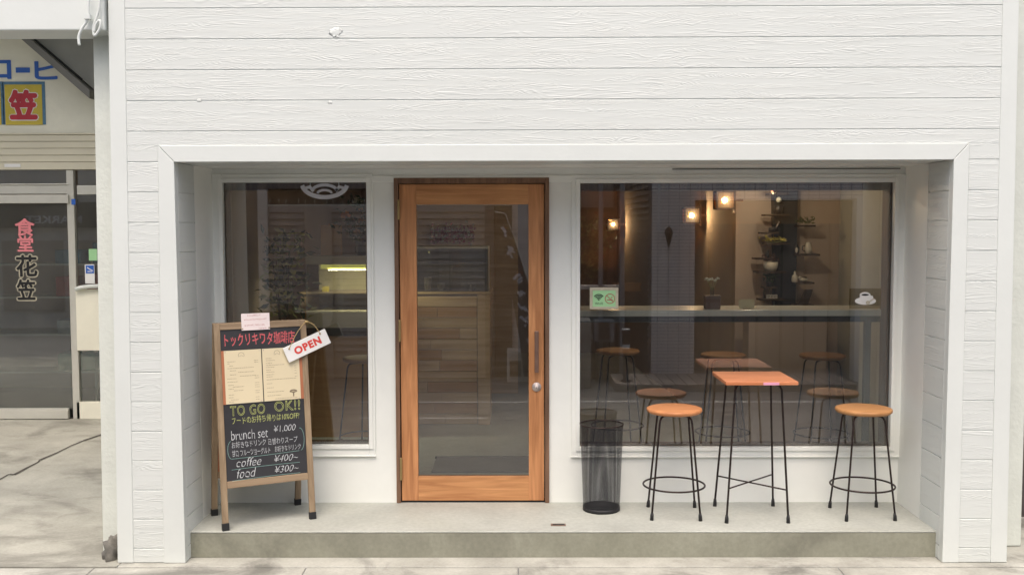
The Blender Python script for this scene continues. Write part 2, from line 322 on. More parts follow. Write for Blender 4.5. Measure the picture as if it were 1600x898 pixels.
# ------------------------------------------------------------------ mesh building
class MB:
    def __init__(s): s.v = []; s.f = []; s.smooth = set(); s.pl = {}; s.uv = {}
    def poly(s, pts, smooth=False):
        n = len(s.v); s.v += [tuple(p) for p in pts]; s.f.append(tuple(range(n, n+len(pts))))
        if smooth: s.smooth.add(len(s.f)-1)
        return s
    def hexa(s, b, t):            # b, t: four bottom and four top corners, same winding
        n = len(s.v); s.v += [tuple(p) for p in b]+[tuple(p) for p in t]
        s.f += [(n+3, n+2, n+1, n), (n+4, n+5, n+6, n+7)]
        for i in range(4): j = (i+1) % 4; s.f.append((n+i, n+j, n+4+j, n+4+i))
        return s
    def box(s, x0, x1, y0, y1, z0, z1):
        x0, x1 = sorted((x0, x1)); y0, y1 = sorted((y0, y1)); z0, z1 = sorted((z0, z1))
        return s.hexa([(x0, y0, z0), (x1, y0, z0), (x1, y1, z0), (x0, y1, z0)], [(x0, y0, z1), (x1, y0, z1), (x1, y1, z1), (x0, y1, z1)])
    def cbox(s, c, sx, sy, sz): return s.box(c[0]-sx/2, c[0]+sx/2, c[1]-sy/2, c[1]+sy/2, c[2]-sz/2, c[2]+sz/2)
    def prism(s, pts, y0, y1):    # polygon in the XZ plane given counterclockwise seen from -Y
        n = len(s.v); k = len(pts)
        s.v += [(p[0], y0, p[1]) for p in pts]+[(p[0], y1, p[1]) for p in pts]
        s.f.append(tuple(range(n, n+k))); s.f.append(tuple(range(n+2*k-1, n+k-1, -1)))
        for i in range(k): j = (i+1) % k; s.f.append((n+j, n+i, n+k+i, n+k+j))
        return s
    def prism_z(s, pts, z0, z1):
        n = len(s.v); k = len(pts)
        s.v += [(p[0], p[1], z0) for p in pts]+[(p[0], p[1], z1) for p in pts]
        s.f.append(tuple(range(n+k-1, n-1, -1))); s.f.append(tuple(range(n+k, n+2*k)))
        for i in range(k): j = (i+1) % k; s.f.append((n+i, n+j, n+k+j, n+k+i))
        return s
    def tube(s, pts, r, n=8, closed=False, cap=True):
        pts = [Vector(p) for p in pts]; K = len(pts); rings = []
        rr = r if isinstance(r, (list, tuple)) else [r]*K
        up = None
        for i, p in enumerate(pts):
            if closed: t = pts[(i+1) % K]-pts[i-1]
            else: t = pts[min(i+1, K-1)]-pts[max(i-1, 0)]
            if t.length < 1e-9: t = Vector((0, 0, 1))
            t.normalize()
            if up is None:
                up = Vector((0, 0, 1)) if abs(t.z) < .9 else Vector((0, 1, 0))
            a = t.cross(up)
            if a.length < 1e-4: up = Vector((1, 0, 0)); a = t.cross(up)
            a.normalize(); b = a.cross(t).normalized(); up = b
            st = len(s.v); rings.append(st)
            for j in range(n):
                an = 2*PI*j/n; s.v.append(tuple(p+(a*math.cos(an)+b*math.sin(an))*rr[i]))
        for i in range(K if closed else K-1):
            A, B = rings[i], rings[(i+1) % K]
            for j in range(n):
                k = (j+1) % n; s.f.append((A+j, B+j, B+k, A+k)); s.smooth.add(len(s.f)-1)
        if cap and not closed:
            s.f.append(tuple(rings[0]+j for j in range(n))); s.f.append(tuple(rings[-1]+j for j in range(n-1, -1, -1)))
        return s
    def lathe(s, prof, c=(0, 0, 0), n=32, smooth=True, axis='Z', cap=True):
        rings = []
        for (r, h) in prof:
            st = len(s.v); rings.append(st)
            for j in range(n):
                an = 2*PI*j/n; a, b = r*math.cos(an), r*math.sin(an)
                p = (a, b, h) if axis == 'Z' else ((a, -h, b) if axis == 'Y' else (h, a, b))
                s.v.append((c[0]+p[0], c[1]+p[1], c[2]+p[2]))
        for i in range(len(prof)-1):
            A, B = rings[i], rings[i+1]
            for j in range(n):
                k = (j+1) % n; s.f.append((A+j, A+k, B+k, B+j))
                if smooth: s.smooth.add(len(s.f)-1)
        if cap:
            s.f.append(tuple(rings[0]+j for j in range(n-1, -1, -1))); s.f.append(tuple(rings[-1]+j for j in range(n)))
        return s
    def blob(s, c, r, seed=0, n=10, k=6, amp=.15):
        c = Vector(c); rr = Vector(r) if not isinstance(r, (int, float)) else Vector((r, r, r)); st = len(s.v)
        for i in range(1, k):
            th = PI*i/k
            for j in range(n):
                an = 2*PI*j/n; d = Vector((math.sin(th)*math.cos(an), math.sin(th)*math.sin(an), math.cos(th)))
                q = 1+amp*noise.noise(d*2+Vector((seed, 0, 0))); s.v.append(tuple(c+Vector((d.x*rr.x, d.y*rr.y, d.z*rr.z))*q))
        tp = len(s.v); s.v.append((c.x, c.y, c.z+rr.z)); s.v.append((c.x, c.y, c.z-rr.z))
        for i in range(k-2):
            for j in range(n):
                a = st+i*n+j; b = st+i*n+(j+1) % n; s.f.append((a, a+n, b+n, b)); s.smooth.add(len(s.f)-1)
        for j in range(n):
            s.f.append((tp, st+j, st+(j+1) % n)); s.smooth.add(len(s.f)-1)
            a = st+(k-2)*n; s.f.append((tp+1, a+(j+1) % n, a+j)); s.smooth.add(len(s.f)-1)
        return s
    def leaf(s, c, d, L, w, up=None):
        c = Vector(c); d = Vector(d).normalized(); u = Vector(up) if up else Vector((random.uniform(-1, 1), random.uniform(-1, 1), random.uniform(-1, 1)))
        a = d.cross(u)
        if a.length < 1e-3: a = Vector((1, 0, 0))
        a.normalize(); nn = a.cross(d)
        n = len(s.v)
        s.v += [tuple(c), tuple(c+d*L*.45+a*w/2+nn*.1*L), tuple(c+d*L), tuple(c+d*L*.45-a*w/2+nn*.1*L)]
        s.f.append((n, n+1, n+2, n+3)); return s
    def build(s, name, mat, parent=None, bevel=0, seg=2, local=False, auto=False):
        me = bpy.data.meshes.new(name)
        off = Vector((0, 0, 0))
        if parent is not None and not local:
            p = parent
            while p is not None: off += p.location; p = p.parent
        v = [(a[0]-off.x, a[1]-off.y, a[2]-off.z) for a in s.v] if off.length else s.v
        me.from_pydata(v, [], s.f); me.materials.append(mat)
        for i in s.smooth: me.polygons[i].use_smooth = True
        me.update()
        o = bpy.data.objects.new(name, me); COL.objects.link(o)
        if parent is not None: o.parent = parent
        if bevel:
            b = o.modifiers.new('bevel', 'BEVEL'); b.width = bevel; b.segments = seg; b.limit_method = 'ANGLE'; b.angle_limit = rad(40)
        return o

def tag(o, label, cat, group=None, kind=None):
    if label: o['label'] = label
    if cat: o['category'] = cat
    if group: o['group'] = group
    if kind: o['kind'] = kind
    return o
def thing(name, label, cat, loc=(0, 0, 0), group=None, rz=0):
    o = bpy.data.objects.new(name, None); COL.objects.link(o); o.empty_display_size = .1
    o.location = loc; o.rotation_euler = (0, 0, rz); return tag(o, label, cat, group)
def struct(o): o['kind'] = 'structure'; return o
def kids(o): return [c for c in bpy.data.objects if c.parent == o]
def dup(o, loc, rz, label, parent=None):
    c = o.copy(); COL.objects.link(c)
    if parent is None: c.location = loc; c.rotation_euler = (0, 0, rz); c['label'] = label
    else: c.parent = parent
    for k in kids(o): dup(k, None, None, None, c)
    return c

def text_data(body, shear=0, outline=0, offset=0, spacing=1.0, res=4):
    cu = bpy.data.curves.new('lettering', 'FONT'); cu.body = body; cu.size = 1; cu.shear = shear; cu.resolution_u = res; cu.space_character = spacing
    if outline: cu.fill_mode = 'NONE'; cu.bevel_depth = outline; cu.bevel_resolution = 0
    elif offset: cu.offset = offset
    ob = bpy.data.objects.new('lettering', cu); COL.objects.link(ob)
    dg = bpy.context.evaluated_depsgraph_get()
    me = bpy.data.meshes.new_from_object(ob.evaluated_get(dg))
    vs = [v.co.copy() for v in me.vertices]; fs = [tuple(p.vertices) for p in me.polygons]
    bpy.data.objects.remove(ob); bpy.data.curves.remove(cu); bpy.data.meshes.remove(me)
    return vs, fs
def put_text(mb, body, O, U, V, w, h, rot=0, wob=0, bold=0, **kw):
    if bold:          # thicken by stacking hair-thin shifted copies
        Uq, Vq = Vector(U).normalized(), Vector(V).normalized(); Nq = Uq.cross(Vq); b_ = bold*h
        for i in range(8):
            a_ = 2*PI*i/8; put_text(mb, body, Vector(O)+Uq*(b_+b_*math.cos(a_))+Vq*(b_+b_*math.sin(a_))+Nq*(.00012*(i+1)), U, V, w-2*b_, h-2*b_, rot, wob, 0, **kw)
        return mb
    """fit the lettering into the rectangle with lower left corner O, spanned by unit vectors U (w wide) and V (h high)"""
    vs, fs = text_data(body, **kw)
    if not vs: return mb
    x0 = min(v.x for v in vs); x1 = max(v.x for v in vs); y0 = min(v.y for v in vs); y1 = max(v.y for v in vs)
    O = Vector(O); U = Vector(U).normalized(); V = Vector(V).normalized(); N = U.cross(V); n = len(mb.v)
    sx = w/max(x1-x0, 1e-6); sy = h/max(y1-y0, 1e-6)
    for v in vs:
        a = (v.x-x0)*sx; b = (v.y-y0)*sy
        if wob: b += wob*h*noise.noise(Vector((a/w*9, 3.1, 0))); a += wob*h*.6*noise.noise(Vector((b/h*2, a/w*14, 5)))
        mb.v.append(tuple(O+U*a+V*(b+rot*a)+N*(v.z*sy)))
    mb.f += [tuple(n+i for i in f) for f in fs]
    return mb
def arc(cx, cz, r, a0, a1, n=16): return [(cx+r*math.cos(rad(a0+(a1-a0)*i/n)), cz+r*math.sin(rad(a0+(a1-a0)*i/n))) for i in range(n+1)]
RC = [0]
def ribbon(mb, pts, w, O, U, V, lift=0):
    """flat stroke of width w along 2D points in the plane O, U, V"""
    O = Vector(O); U = Vector(U); V = Vector(V); N = U.cross(V); base_lift = lift
    for i in range(len(pts)-1):
        RC[0] += 1; lift = base_lift+.00006*(RC[0] % 7)
        a = Vector(pts[i]); b = Vector(pts[i+1]); d = (b-a)
        if d.length < 1e-7: continue
        d.normalize(); q = Vector((-d.y, d.x))*w/2; e = d*w*.25; a = a-e; b = b+e
        mb.poly([O+U*p.x+V*p.y+N*lift for p in (a-q, b-q, b+q, a+q)])
    return mb
#--PART2
# ================================================================== THE SETTING: ground, road
def rect(px0, py0, px1, py1, Y):
    a, b = atY(px0, (py0+py1)/2, Y), atY(px1, (py0+py1)/2, Y)
    c, d = atY((px0+px1)/2, py0, Y), atY((px0+px1)/2, py1, Y)
    return a.x, b.x, d.z, c.z
GL = -0.27                                     # the far side of the sloping street
struct(MB().box(-150, 150, -150, 150, -.9, GL-.004).build('ground', M['asphalt']))
# the street falls gently away from the cafe
road = MB(); ys = [-.775, -6.9, -40]; zs = [-.012, GL, GL]
for i in range(2): road.poly([(-60, ys[i+1], zs[i+1]+.004), (60, ys[i+1], zs[i+1]+.004), (60, ys[i], zs[i]+.004), (-60, ys[i], zs[i]+.004)])
struct(road.build('road', M['asphalt']))
def street_z(y): return (-.012+(GL+.012)*min(1, max(0, (-.775-y)/6.125)))+.004
# concrete gutter strip along the kerb, cut into lengths
gut = MB(); x = -12; gr_ = random.Random(3)
while x < 12:
    gw = gr_.choice([.6, 1.2, 1.2, 1.8])
    gut.hexa([(x, -1.25, -.3), (x+gw-.006, -1.25, -.3), (x+gw-.006, -.78, -.3), (x, -.78, -.3)], [(x, -1.25, street_z(-1.25)+.012), (x+gw-.006, -1.25, street_z(-1.25)+.012), (x+gw-.006, -.78, -.004), (x, -.78, -.004)]); x += gw
struct(gut.build('gutter', M['pavement'], bevel=.004))
struct(MB().box(-2.28, 12, -.772, .3, -.5, 0).build('pavement', M['pavement'], bevel=.006))
# the porch floor before the neighbour's shop
struct(MB().box(-18, -2.2805, -.771, 3.9, -.5, .001).build('porch_floor', M['porch_floor']))
def on_ground(px, py, z=0): return atZ(px, py, z)
# long crack running across the porch floor
ck = MB(); pts = [(-60, 768), (0, 749), (14, 741), (22, 742), (44, 730), (60, 722), (62, 719), (88, 708), (110, 697), (132, 688), (156, 680), (175, 672)]
for i in range(len(pts)-1):
    a, b = on_ground(*pts[i]), on_ground(*pts[i+1]); w = .010 if i % 3 else .016
    e_ = Vector((-(b.y-a.y), b.x-a.x, 0)).normalized()*w+Vector((0, w*.6, 0))
    ck.poly([(a.x-e_.x, a.y-e_.y, .0045), (b.x-e_.x*.8, b.y-e_.y*.8, .0045), (b.x+e_.x*.8, b.y+e_.y*.8, .0045), (a.x+e_.x, a.y+e_.y, .0045)])
struct(ck.build('floor_crack', M['crack']))
# white lines on the road
rl = MB()
for (py, pa, pb, w) in ((628, 560, 1000, .10), (628, 1060, 1290, .10), (653, 560, 760, .07)):
    a = mir(pa, py, 4.6)
    # where the mirrored ray meets the street
    def hit(px, py):
        lo, hi = .8, 9
        for _ in range(40):
            mid = (lo+hi)/2
            if mir(px, py, mid).z > street_z(GY-mid): lo = mid
            else: hi = mid
        return mir(px, py, lo)
    A, B = hit(pa, py), hit(pb, py)
    rl.poly([(A.x, A.y-w/2, street_z(A.y-w/2)+.004), (B.x, A.y-w/2, street_z(A.y-w/2)+.004), (B.x, A.y+w/2, street_z(A.y+w/2)+.004), (A.x, A.y+w/2, street_z(A.y+w/2)+.004)])
struct(rl.build('road_marking', M['road_white']))

# ================================================================== THE CAFE BUILDING
cafe = thing('cafe_building', 'white cafe with grooved wood-grain cladding and a recessed entrance', 'building', (.3, YF, 0))
ZTOP = 3.6
def edge(p0, p1, Y=YF):
    a, b = atY(*p0, Y), atY(*p1, Y)
    return lambda z: a.x+(b.x-a.x)*(z-a.z)/(b.z-a.z)
eL0 = edge((169, 14), (184, 880)); eL1 = edge((195, 14), (208.5, 855)); eL2 = edge((247, 253), (256, 855)); eL3 = edge((272, 252), (290.5, 885))
eR3 = edge((1490, 252), (1471.5, 890)); eR2 = edge((1514, 247), (1498, 852)); eR1 = edge((1566.6, 8), (1548, 852)); eR0 = edge((1592, 8), (1572.5, 890))
z0 = (atY(195, 13.7, YF).z+atY(1566.6, 8.4, YF).z)/2; z18 = (atY(208.5, 855, YF).z+atY(1548, 852.2, YF).z)/2
sp = (z0-z18)/17.95
grooves = [z0+sp*k for k in range(12, -20, -1)]
ZO = (atY(272, 252, YF).z+atY(1490, 251, YF).z)/2          # underside of the opening
ZT = (atY(262, 226, YF).z+atY(1500, 225, YF).z)/2          # top of the mitred frame
sd_ = MB(); G = .0026
def plank(mb, xa, xb, zb, zt, k, y0=YF, y1=YF+.02):
    f0 = len(mb.f)
    mb.hexa([(xa(zb), y0, zb), (xb(zb), y0, zb), (xb(zb), y1, zb), (xa(zb), y1, zb)], [(xa(zt), y0, zt), (xb(zt), y0, zt), (xb(zt), y1, zt), (xa(zt), y1, zt)])
    for i in range(f0, len(mb.f)): mb.pl[i] = k
for i in range(len(grooves)-1):
    zt, zb = grooves[i]-G, grooves[i+1]+G
    zt = min(zt, ZTOP); 
    if zb >= ZTOP or zt <= .004: continue
    zb = max(zb, .004)
    if zb >= ZT: plank(sd_, eL1, eR1, zb, zt, i)
    elif zt <= ZT: plank(sd_, eL1, eL2, zb, zt, i); plank(sd_, eR2, eR1, zb, zt, i+40)
    else: plank(sd_, eL1, eR1, ZT, zt, i); plank(sd_, eL1, eL2, zb, ZT, i); plank(sd_, eR2, eR1, zb, ZT, i+.0)
def add_plank_attr(o, mb):
    a = o.data.attributes.new('plank', 'FLOAT', 'FACE')
    for i in range(len(mb.f)): a.data[i].value = mb.pl.get(i, 0)
so = sd_.build('siding', M['siding_white'], cafe, bevel=.0016, seg=1); add_plank_attr(so, sd_)
# boarding behind the grooves
bk = MB(); cX = lambda v: (lambda z: v)
for xa, xb, zb, zt in ((eL1, eR1, ZT-.02, ZTOP), (eL1, eL2, .002, ZT-.02), (eR2, eR1, .002, ZT-.02)): plank(bk, xa, xb, zb, zt, 0, YF+.0036, YF+.03)
bk.build('siding_backing', M['white_trim'], cafe)
for ea, eb in ((eL0, eL1), (eR1, eR0)):
    tr = MB(); plank(tr, ea, eb, .002, ZTOP, 0, YF-.003, YF+.05); tr.build('corner_board', M['white_trim'], cafe, bevel=.004)
# mitred frame round the opening: two posts and a head, butted on a diagonal
for a, b, side in ((eL2, eL3, 'l'), (eR3, eR2, 'r')):
    t = MB()
    if side == 'l': pts = [(a(.002), .002), (b(.002), .002), (b(ZO), ZO), (a(ZT)+.001, ZT)]
    else: pts = [(a(.002), .002), (b(.002), .002), (b(ZT)-.001, ZT), (a(ZO), ZO)]
    t.prism(pts, YF-.005, YF+.05); t.build('opening_frame', M['white_trim'], cafe, bevel=.003)
t = MB(); t.prism([(eL3(ZO)+.0025, ZO), (eR3(ZO)-.0025, ZO), (eR2(ZT)-.0035, ZT), (eL2(ZT)+.0035, ZT)], YF-.0045, YF+.05); t.build('opening_frame', M['white_trim'], cafe, bevel=.003)
# old fixings filled and painted over
for i, (px, py, rr_) in enumerate(((525, 50, .028), (515, 160, .010), (311, 157, .010))):
    p = atY(px, py, YF-.001); kb = MB().blob((p.x, YF-.0005, p.z), (rr_*1.3, .0014, rr_*.8), i*3.1, 14, 8, .7)
    if rr_ > .02:
        for k in range(4): kb.blob((p.x+random.uniform(-.03, .03), YF-.0005, p.z+random.uniform(-.03, .02)), (.010, .0018, .007), k, 8, 6, .8)
    kb.build('filled_hole', M['siding_white_side'], cafe)
# reveals: grooved part, dark joint, smooth part
YJ = -.37
def reveal(e, sgn, name='reveal'):
    r = MB()
    for i in range(len(grooves)-1):
        zt, zb = min(grooves[i]-G*.8, ZO), grooves[i+1]+G*.8
        if zb >= ZO or zt <= .004: continue
        zb = max(zb, .004); f0 = len(r.f); k = .02*sgn
        r.hexa([(e(zb), YF+.05, zb), (e(zb)+k, YF+.05, zb), (e(zb)+k, YJ, zb), (e(zb), YJ, zb)][::(1 if sgn > 0 else -1)], [(e(zt), YF+.05, zt), (e(zt)+k, YF+.05, zt), (e(zt)+k, YJ, zt), (e(zt), YJ, zt)][::(1 if sgn > 0 else -1)])
        for q in range(f0, len(r.f)): r.pl[q] = i+70
    o = r.build('reveal_siding', M['siding_white_side'], cafe, bevel=.0016, seg=1); add_plank_attr(o, r)
    for nm, mt, ya, yb, k0, k1 in (('reveal_backing', M['white_trim'], YF+.051, YJ-.002, .006, .06), ('reveal_joint', M['dark_gap'], YJ, YJ+.007, .012, .06), ('reveal_panel', M['cream_white'], YJ+.007, 0, .001, .06)):
        b = MB(); za, zb_ = .002, ZO
        b.hexa([(e(za)+k0*sgn, ya, za), (e(za)+k1*sgn, ya, za), (e(za)+k1*sgn, yb, za), (e(za)+k0*sgn, yb, za)][::(1 if sgn > 0 else -1)], [(e(zb_)+k0*sgn, ya, zb_), (e(zb_)+k1*sgn, ya, zb_), (e(zb_)+k1*sgn, yb, zb_), (e(zb_)+k0*sgn, yb, zb_)][::(1 if sgn > 0 else -1)])
        b.build(nm, mt, cafe)
reveal(eL3, -1); reveal(eR3, 1)
XL, XR = eL3(1.2), eR3(1.2)
sf = MB().box(XL-.3, XR+.3, YF+.051, YJ, ZO+.002, ZO+.05); sf.build('soffit', M['white_trim'], cafe)
MB().box(XL-.3, XR+.3, YJ+.008, .08, ZO-.001, ZO+.05).build('soffit_panel', M['cream_white'], cafe)
# back wall of the recess, built round its openings
WL = rect(351, 284, 576, 695, 0); WR = rect(905, 284.5, 1394, 698, 0); DF = rect(618, 278, 858, 790, 0)
DF = (DF[0], DF[1], ZS, DF[3])
bw = MB(); T = .07; a, b = XL-.1, XR+.1; top = ZO-.002
bw.box(a, WL[0], 0, T, 0, top).box(WL[0], WL[1], 0, T, 0, WL[2]).box(WL[0], WL[1], 0, T, WL[3], top).box(WL[1], DF[0], 0, T, 0, top)
bw.box(DF[0], DF[1], 0, T, DF[3], top).box(DF[1], WR[0], 0, T, 0, top).box(WR[0], WR[1], 0, T, 0, WR[2]).box(WR[0], WR[1], 0, T, WR[3], top).box(WR[1], b, 0, T, 0, top)
bw.build('recess_wall', M['cream_white'], cafe)
# head trim strip with a shadow gap along the top of the wall
hd = MB().box(XL+.02, XR-.02, -.012, -.001, top-.085, top-.045); hd.build('head_strip', M['cream_white'], cafe, bevel=.003)
dg = MB(); xj = atY(1050, 257, 0).x; dg.box(xj, XR-.03, -.013, -.0125, top-.012, top-.006); dg.build('head_gap', M['dark_gap'], cafe)
def window(Wd, casing_px, lab):
    x0, x1, zb, zt = Wd; c0, c1, cb, ct = rect(*casing_px, 0)
    f = MB(); d = -.013
    f.box(c0, x0, d, -.001, cb, ct).box(x1, c1, d, -.001, cb, ct).box(x0, x1, d, -.001, zt, ct).box(x0, x1, d, -.001, cb, zb)
    w = f.build('window', M['cream_white'], cafe, bevel=.003); w['label'] = lab
    n = .022; g = MB()
    g.box(x0-n, x0+.004, -.022, .02, zb-n, zt+n).box(x1-.004, x1+n, -.022, .02, zb-n, zt+n).box(x0+.004, x1-.004, -.022, .02, zt-.004, zt+n).box(x0+.004, x1-.004, -.022, .02, zb-n, zb+.004)
    def kid(mb, nm, mt, bev=0):
        o = mb.build(nm, mt, None, bev); o.parent = w; o.matrix_parent_inverse = Matrix.Identity(4)
        off = Vector(cafe.location)
        for v in o.data.vertices: v.co -= off
        return o
    kid(g, 'bead', M['cream_white'], .003)
    s = MB().box(c0-.006, c1+.006, -.019, -.0135, cb-.006, cb+.004); kid(s, 'sill', M['cream_white'], .003)
    kid(MB().box(x0-.01, x1+.01, GY-.003, GY+.003, zb-.01, zt+.01), 'pane', M['window_glass'])
    i = MB(); t = .028
    i.box(x1-.02, x1+.06, GY+.005, .16, zb-.06, zt+.06).box(x0-.06, x0+.008, GY+.005, .16, zb-.06, zt+.06).box(x0+.009, x1-.021, GY+.005, .16, zt-.05, zt+.06).box(x0+.009, x1-.021, GY+.005, .16, zb-.06, zb+.003)
    kid(i, 'inner_frame', M['jamb_wood'], .002)
    return w
window(WL, (336, 272, 585, 711), 'narrow fixed window left of the wooden door')
window(WR, (893, 273, 1412, 712), 'wide fixed window right of the wooden door')
# door frame and door
df = MB(); x0, x1, zb, zt = DF; jw = .026
df.box(x0, x0+jw, -.018, .09, ZS+.001, zt).box(x1-jw, x1, -.018, .09, ZS+.001, zt).box(x0+jw, x1-jw, -.018, .09, zt-.034, zt)
df.build('door_frame', M['jamb_wood'], cafe, bevel=.002)
MB().box(x0+jw, x1-jw, .003, .09, ZS+.0005, ZS+.006).build('door_sill', M['dark_gap'], cafe)
D = rect(627, 287, 850.5, 787, 0); P = rect(652, 319.5, 826, 743.5, 0)
D = (x0+jw+.006, x1-jw-.006, ZS+.012, zt-.040)
dr = MB().box(D[0], P[0], 0, .04, D[2], D[3]).box(P[1], D[1], 0, .04, D[2], D[3])
def in_cafe(mb, nm, mt, par, bev=0):
    o = mb.build(nm, mt, None, bev); o.parent = par
    off = Vector(cafe.location)
    for v in o.data.vertices: v.co -= off
    return o
door = dr.build('door', M['door_wood'], cafe, bevel=.0025); door['label'] = 'orange wooden door with one tall glass pane'
for za, zb in ((P[3], D[3]), (D[2], P[2])): in_cafe(MB().box(P[0], P[1], .001, .039, za, zb), 'rail', M['door_wood_rail'], door, .0015)
in_cafe(MB().box(P[0]-.01, P[1]+.01, .017, .023, P[2]-.01, P[3]+.01), 'pane', M['window_glass'], door)
h0 = atY(838.5, 517, -.05); h1 = atY(838.5, 582, -.05)
hb = MB().box(h0.x-.013, h0.x+.013, -.055, -.043, h1.z, h0.z)
for z in (h0.z-.018, h1.z+.018): hb.box(h0.x-.012, h0.x+.012, -.043, .002, z-.012, z+.012)
in_cafe(hb, 'handle', M['bronze'], door, .003)
lk = atY(838.5, 604, 0); in_cafe(MB().lathe([(.030, -.0), (.030, .006), (.027, .010), (.016, .012), (.014, .016), (.0, .016)], (lk.x, .001, lk.z), 24, axis='Y'), 'lock', M['silver'], door)
in_cafe(MB().box(lk.x-.0015, lk.x+.0015, -.0165, -.0158, lk.z-.006, lk.z+.006), 'keyhole', M['black'], door)
for (ya, yb) in ((312, 343), (500, 534), (715, 750)):
    p, q = atY(626, ya, -.02), atY(626, yb, -.02)
    in_cafe(MB().box(x0+jw-.004, x0+jw+.010, -.021, -.0005, q.z, p.z), 'hinge', M['brass'], door, .002)
# entrance step
SY = YF+.095
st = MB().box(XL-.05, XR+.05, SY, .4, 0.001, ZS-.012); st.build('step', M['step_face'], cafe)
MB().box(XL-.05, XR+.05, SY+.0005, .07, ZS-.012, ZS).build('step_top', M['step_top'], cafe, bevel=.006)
# room behind: walls, floor, ceiling
BX0, BX1, BY1 = eL0(1.2)+.0, eR0(1.2)-.0, 9.4
iw = MB()
iw.box(BX0+.02, BX0+.12, YF+.06, BY1, 0, ZTOP).box(BX1-.12, BX1-.02, YF+.06, BY1, 0, ZTOP).box(BX0+.02, BX1-.02, BY1, BY1+.15, 0, ZTOP)
iw.build('outer_wall', M['old_white'], cafe)
MB().box(BX0+.02, BX1-.02, YF+.06, BY1+.15, ZTOP, ZTOP+.12).build('roof', M['old_white'], cafe)
MB().box(BX0+.13, BX1-.13, .071, BY1, ZS-.1, ZS-.001).build('floor', M['inner_floor'], cafe)
MB().box(BX0+.13, BX1-.13, .085, BY1, 2.62, 2.7).box(BX0+.13, BX1-.13, .071, .084, ZO, 2.9).build('ceiling', M['inner_ceiling'], cafe)
RW = BX1-.14; cx = atY(1150, 330, 1.9).x; CX2 = atY(964, 350, 7.6).x
lin = MB()      # inner lining: side walls, the front-facing wall right of the corner and the long wall that runs back from it
lin.box(BX0+.125, BX0+.14, .09, BY1, ZS, 2.62).build('lining_left', M['inner_dark'], cafe).name = 'inner_wall'
MB().box(RW-.02, RW, .09, 2.0, ZS, 2.62).build('inner_wall', M['inner_gray'], cafe)
MB().box(cx, RW-.02, 1.9, 2.0, ZS, 2.62).build('inner_wall', M['inner_brown'], cafe)
MB().hexa([(CX2, 7.6, ZS), (cx, 2.0, ZS), (cx+.1, 2.0, ZS), (CX2+.1, 7.6, ZS)], [(CX2, 7.6, 2.62), (cx, 2.0, 2.62), (cx+.1, 2.0, 2.62), (CX2+.1, 7.6, 2.62)]).build('inner_wall', M['inner_brown'], cafe)
MB().box(BX0+.14, CX2+.1, 7.6, 7.7, ZS, 2.62).build('inner_wall', M['inner_dark'], cafe)

# pilasters of the party walls, set back from the cladding
plL = atY(148, 60, -.58); plb = atY(161, 870, -.58)
pl = thing('party_wall_pillar', 'old rough cream pillar end between the white cladding and the porch', 'pillar', (-2.4, -.28, 0))
MB().hexa([(plb.x, -.58, .002), (-2.25, -.58, .002), (-2.25, 3.6, .002), (plb.x, 3.6, .002)], [(plL.x, -.58, 4.3), (-2.25, -.58, 4.3), (-2.25, 3.6, 4.3), (plL.x, 3.6, 4.3)]).build('shaft', M['old_white'], pl, bevel=.006)
prb = atY(1592, 870, -.40)
pr = thing('party_wall_pillar', 'smooth white pillar at the right edge, set back beside the cladding', 'pillar', (2.75, -.4, 0))
fb = MB(); fp = atY(160, 838, -.64); fq = atY(183, 838, -.64)
fb.blob(((fp.x+fq.x)/2, -.62, .03), (.06, .07, .09), 3, 12, 8, .8); tag(fb.build('mortar_lump', concrete('mortar', (.20, .19, .165), (.12, .115, .10), (.06, .06, .05), .6, 4.0)), 'dark crumbly mortar lump at the foot of the cream pillar end', 'mortar')
MB().box(BX1-.01, prb.x, -.42, 4, .002, 4.3).build('shaft', M['old_white'], pr, bevel=.006)
nb = thing('neighbour_house', 'dark bluish wall just visible at the right edge beyond the white pillar', 'building', (4.2, .4, 0))
MB().box(prb.x+.02, 7.5, .2, 6, 0, 4.0).build('wall', M['facade_dark'], nb); MB().box(prb.x+.01, 7.6, .0, 6.1, 4.0, 4.2).build('roof', M['facade_gray'], nb)

# ================================================================== THE NEIGHBOUR SHOP ON THE LEFT
YN = 3.66
shop = thing('neighbour_shop', 'old cream shop with a half lowered shutter, painted signs and sliding glass door', 'building', (-4.3, YN, 0))
def nr(px0, py0, px1, py1): return rect(px0, py0, px1, py1, YN)
LX = -14.0
def nb_box(px0, py0, px1, py1, ya, yb, mb=None):
    q = rect(px0, py0, px1, py1, YN); mb = mb or MB()
    return mb.box(max(LX, q[0]), min(-2.37, q[1]), YN+ya, YN+yb, max(.001, q[2]), q[3])
q = nr(-200, 0, 200, 209)
MB().box(LX, -2.35, YN, YN+.15, q[2], 4.1).build('upper_wall', M['plaster_cream'], shop)
sh = MB()
for ya, yb in ((209, 212), (212.6, 222), (222.6, 232.7), (233.3, 243.4), (244, 254.1), (254.7, 266)):
    nb_box(-500, ya, 200, yb, -.035+(.0 if ya > 210 else -.01), .02, sh)
sh.build('shutter', M['shutter_beige'], shop, bevel=.004)
nb_box(10, 256.5, 35, 261.5, -.04, -.034).build('shutter_label', M['sign_white'], shop)
fr = MB()
nb_box(110, 266, 121, 655, -.02, .04, fr); nb_box(-500, 290, 109.9, 304, -.018, .03, fr); nb_box(121.1, 290, 170, 304, -.018, .03, fr)
nb_box(-500, 288, 109.9, 289.8, -.03, .03, fr)
fr.build('window_frame', M['aluminium'], shop, bevel=.004)
dfm = nb_box(-500, 305.5, 109.8, 318.5, -.05, .0); nb_box(-64, 318.4, -52, 637, -.05, -.021, dfm)
slide = dfm.build('sliding_door', M['aluminium'], shop, bevel=.005)
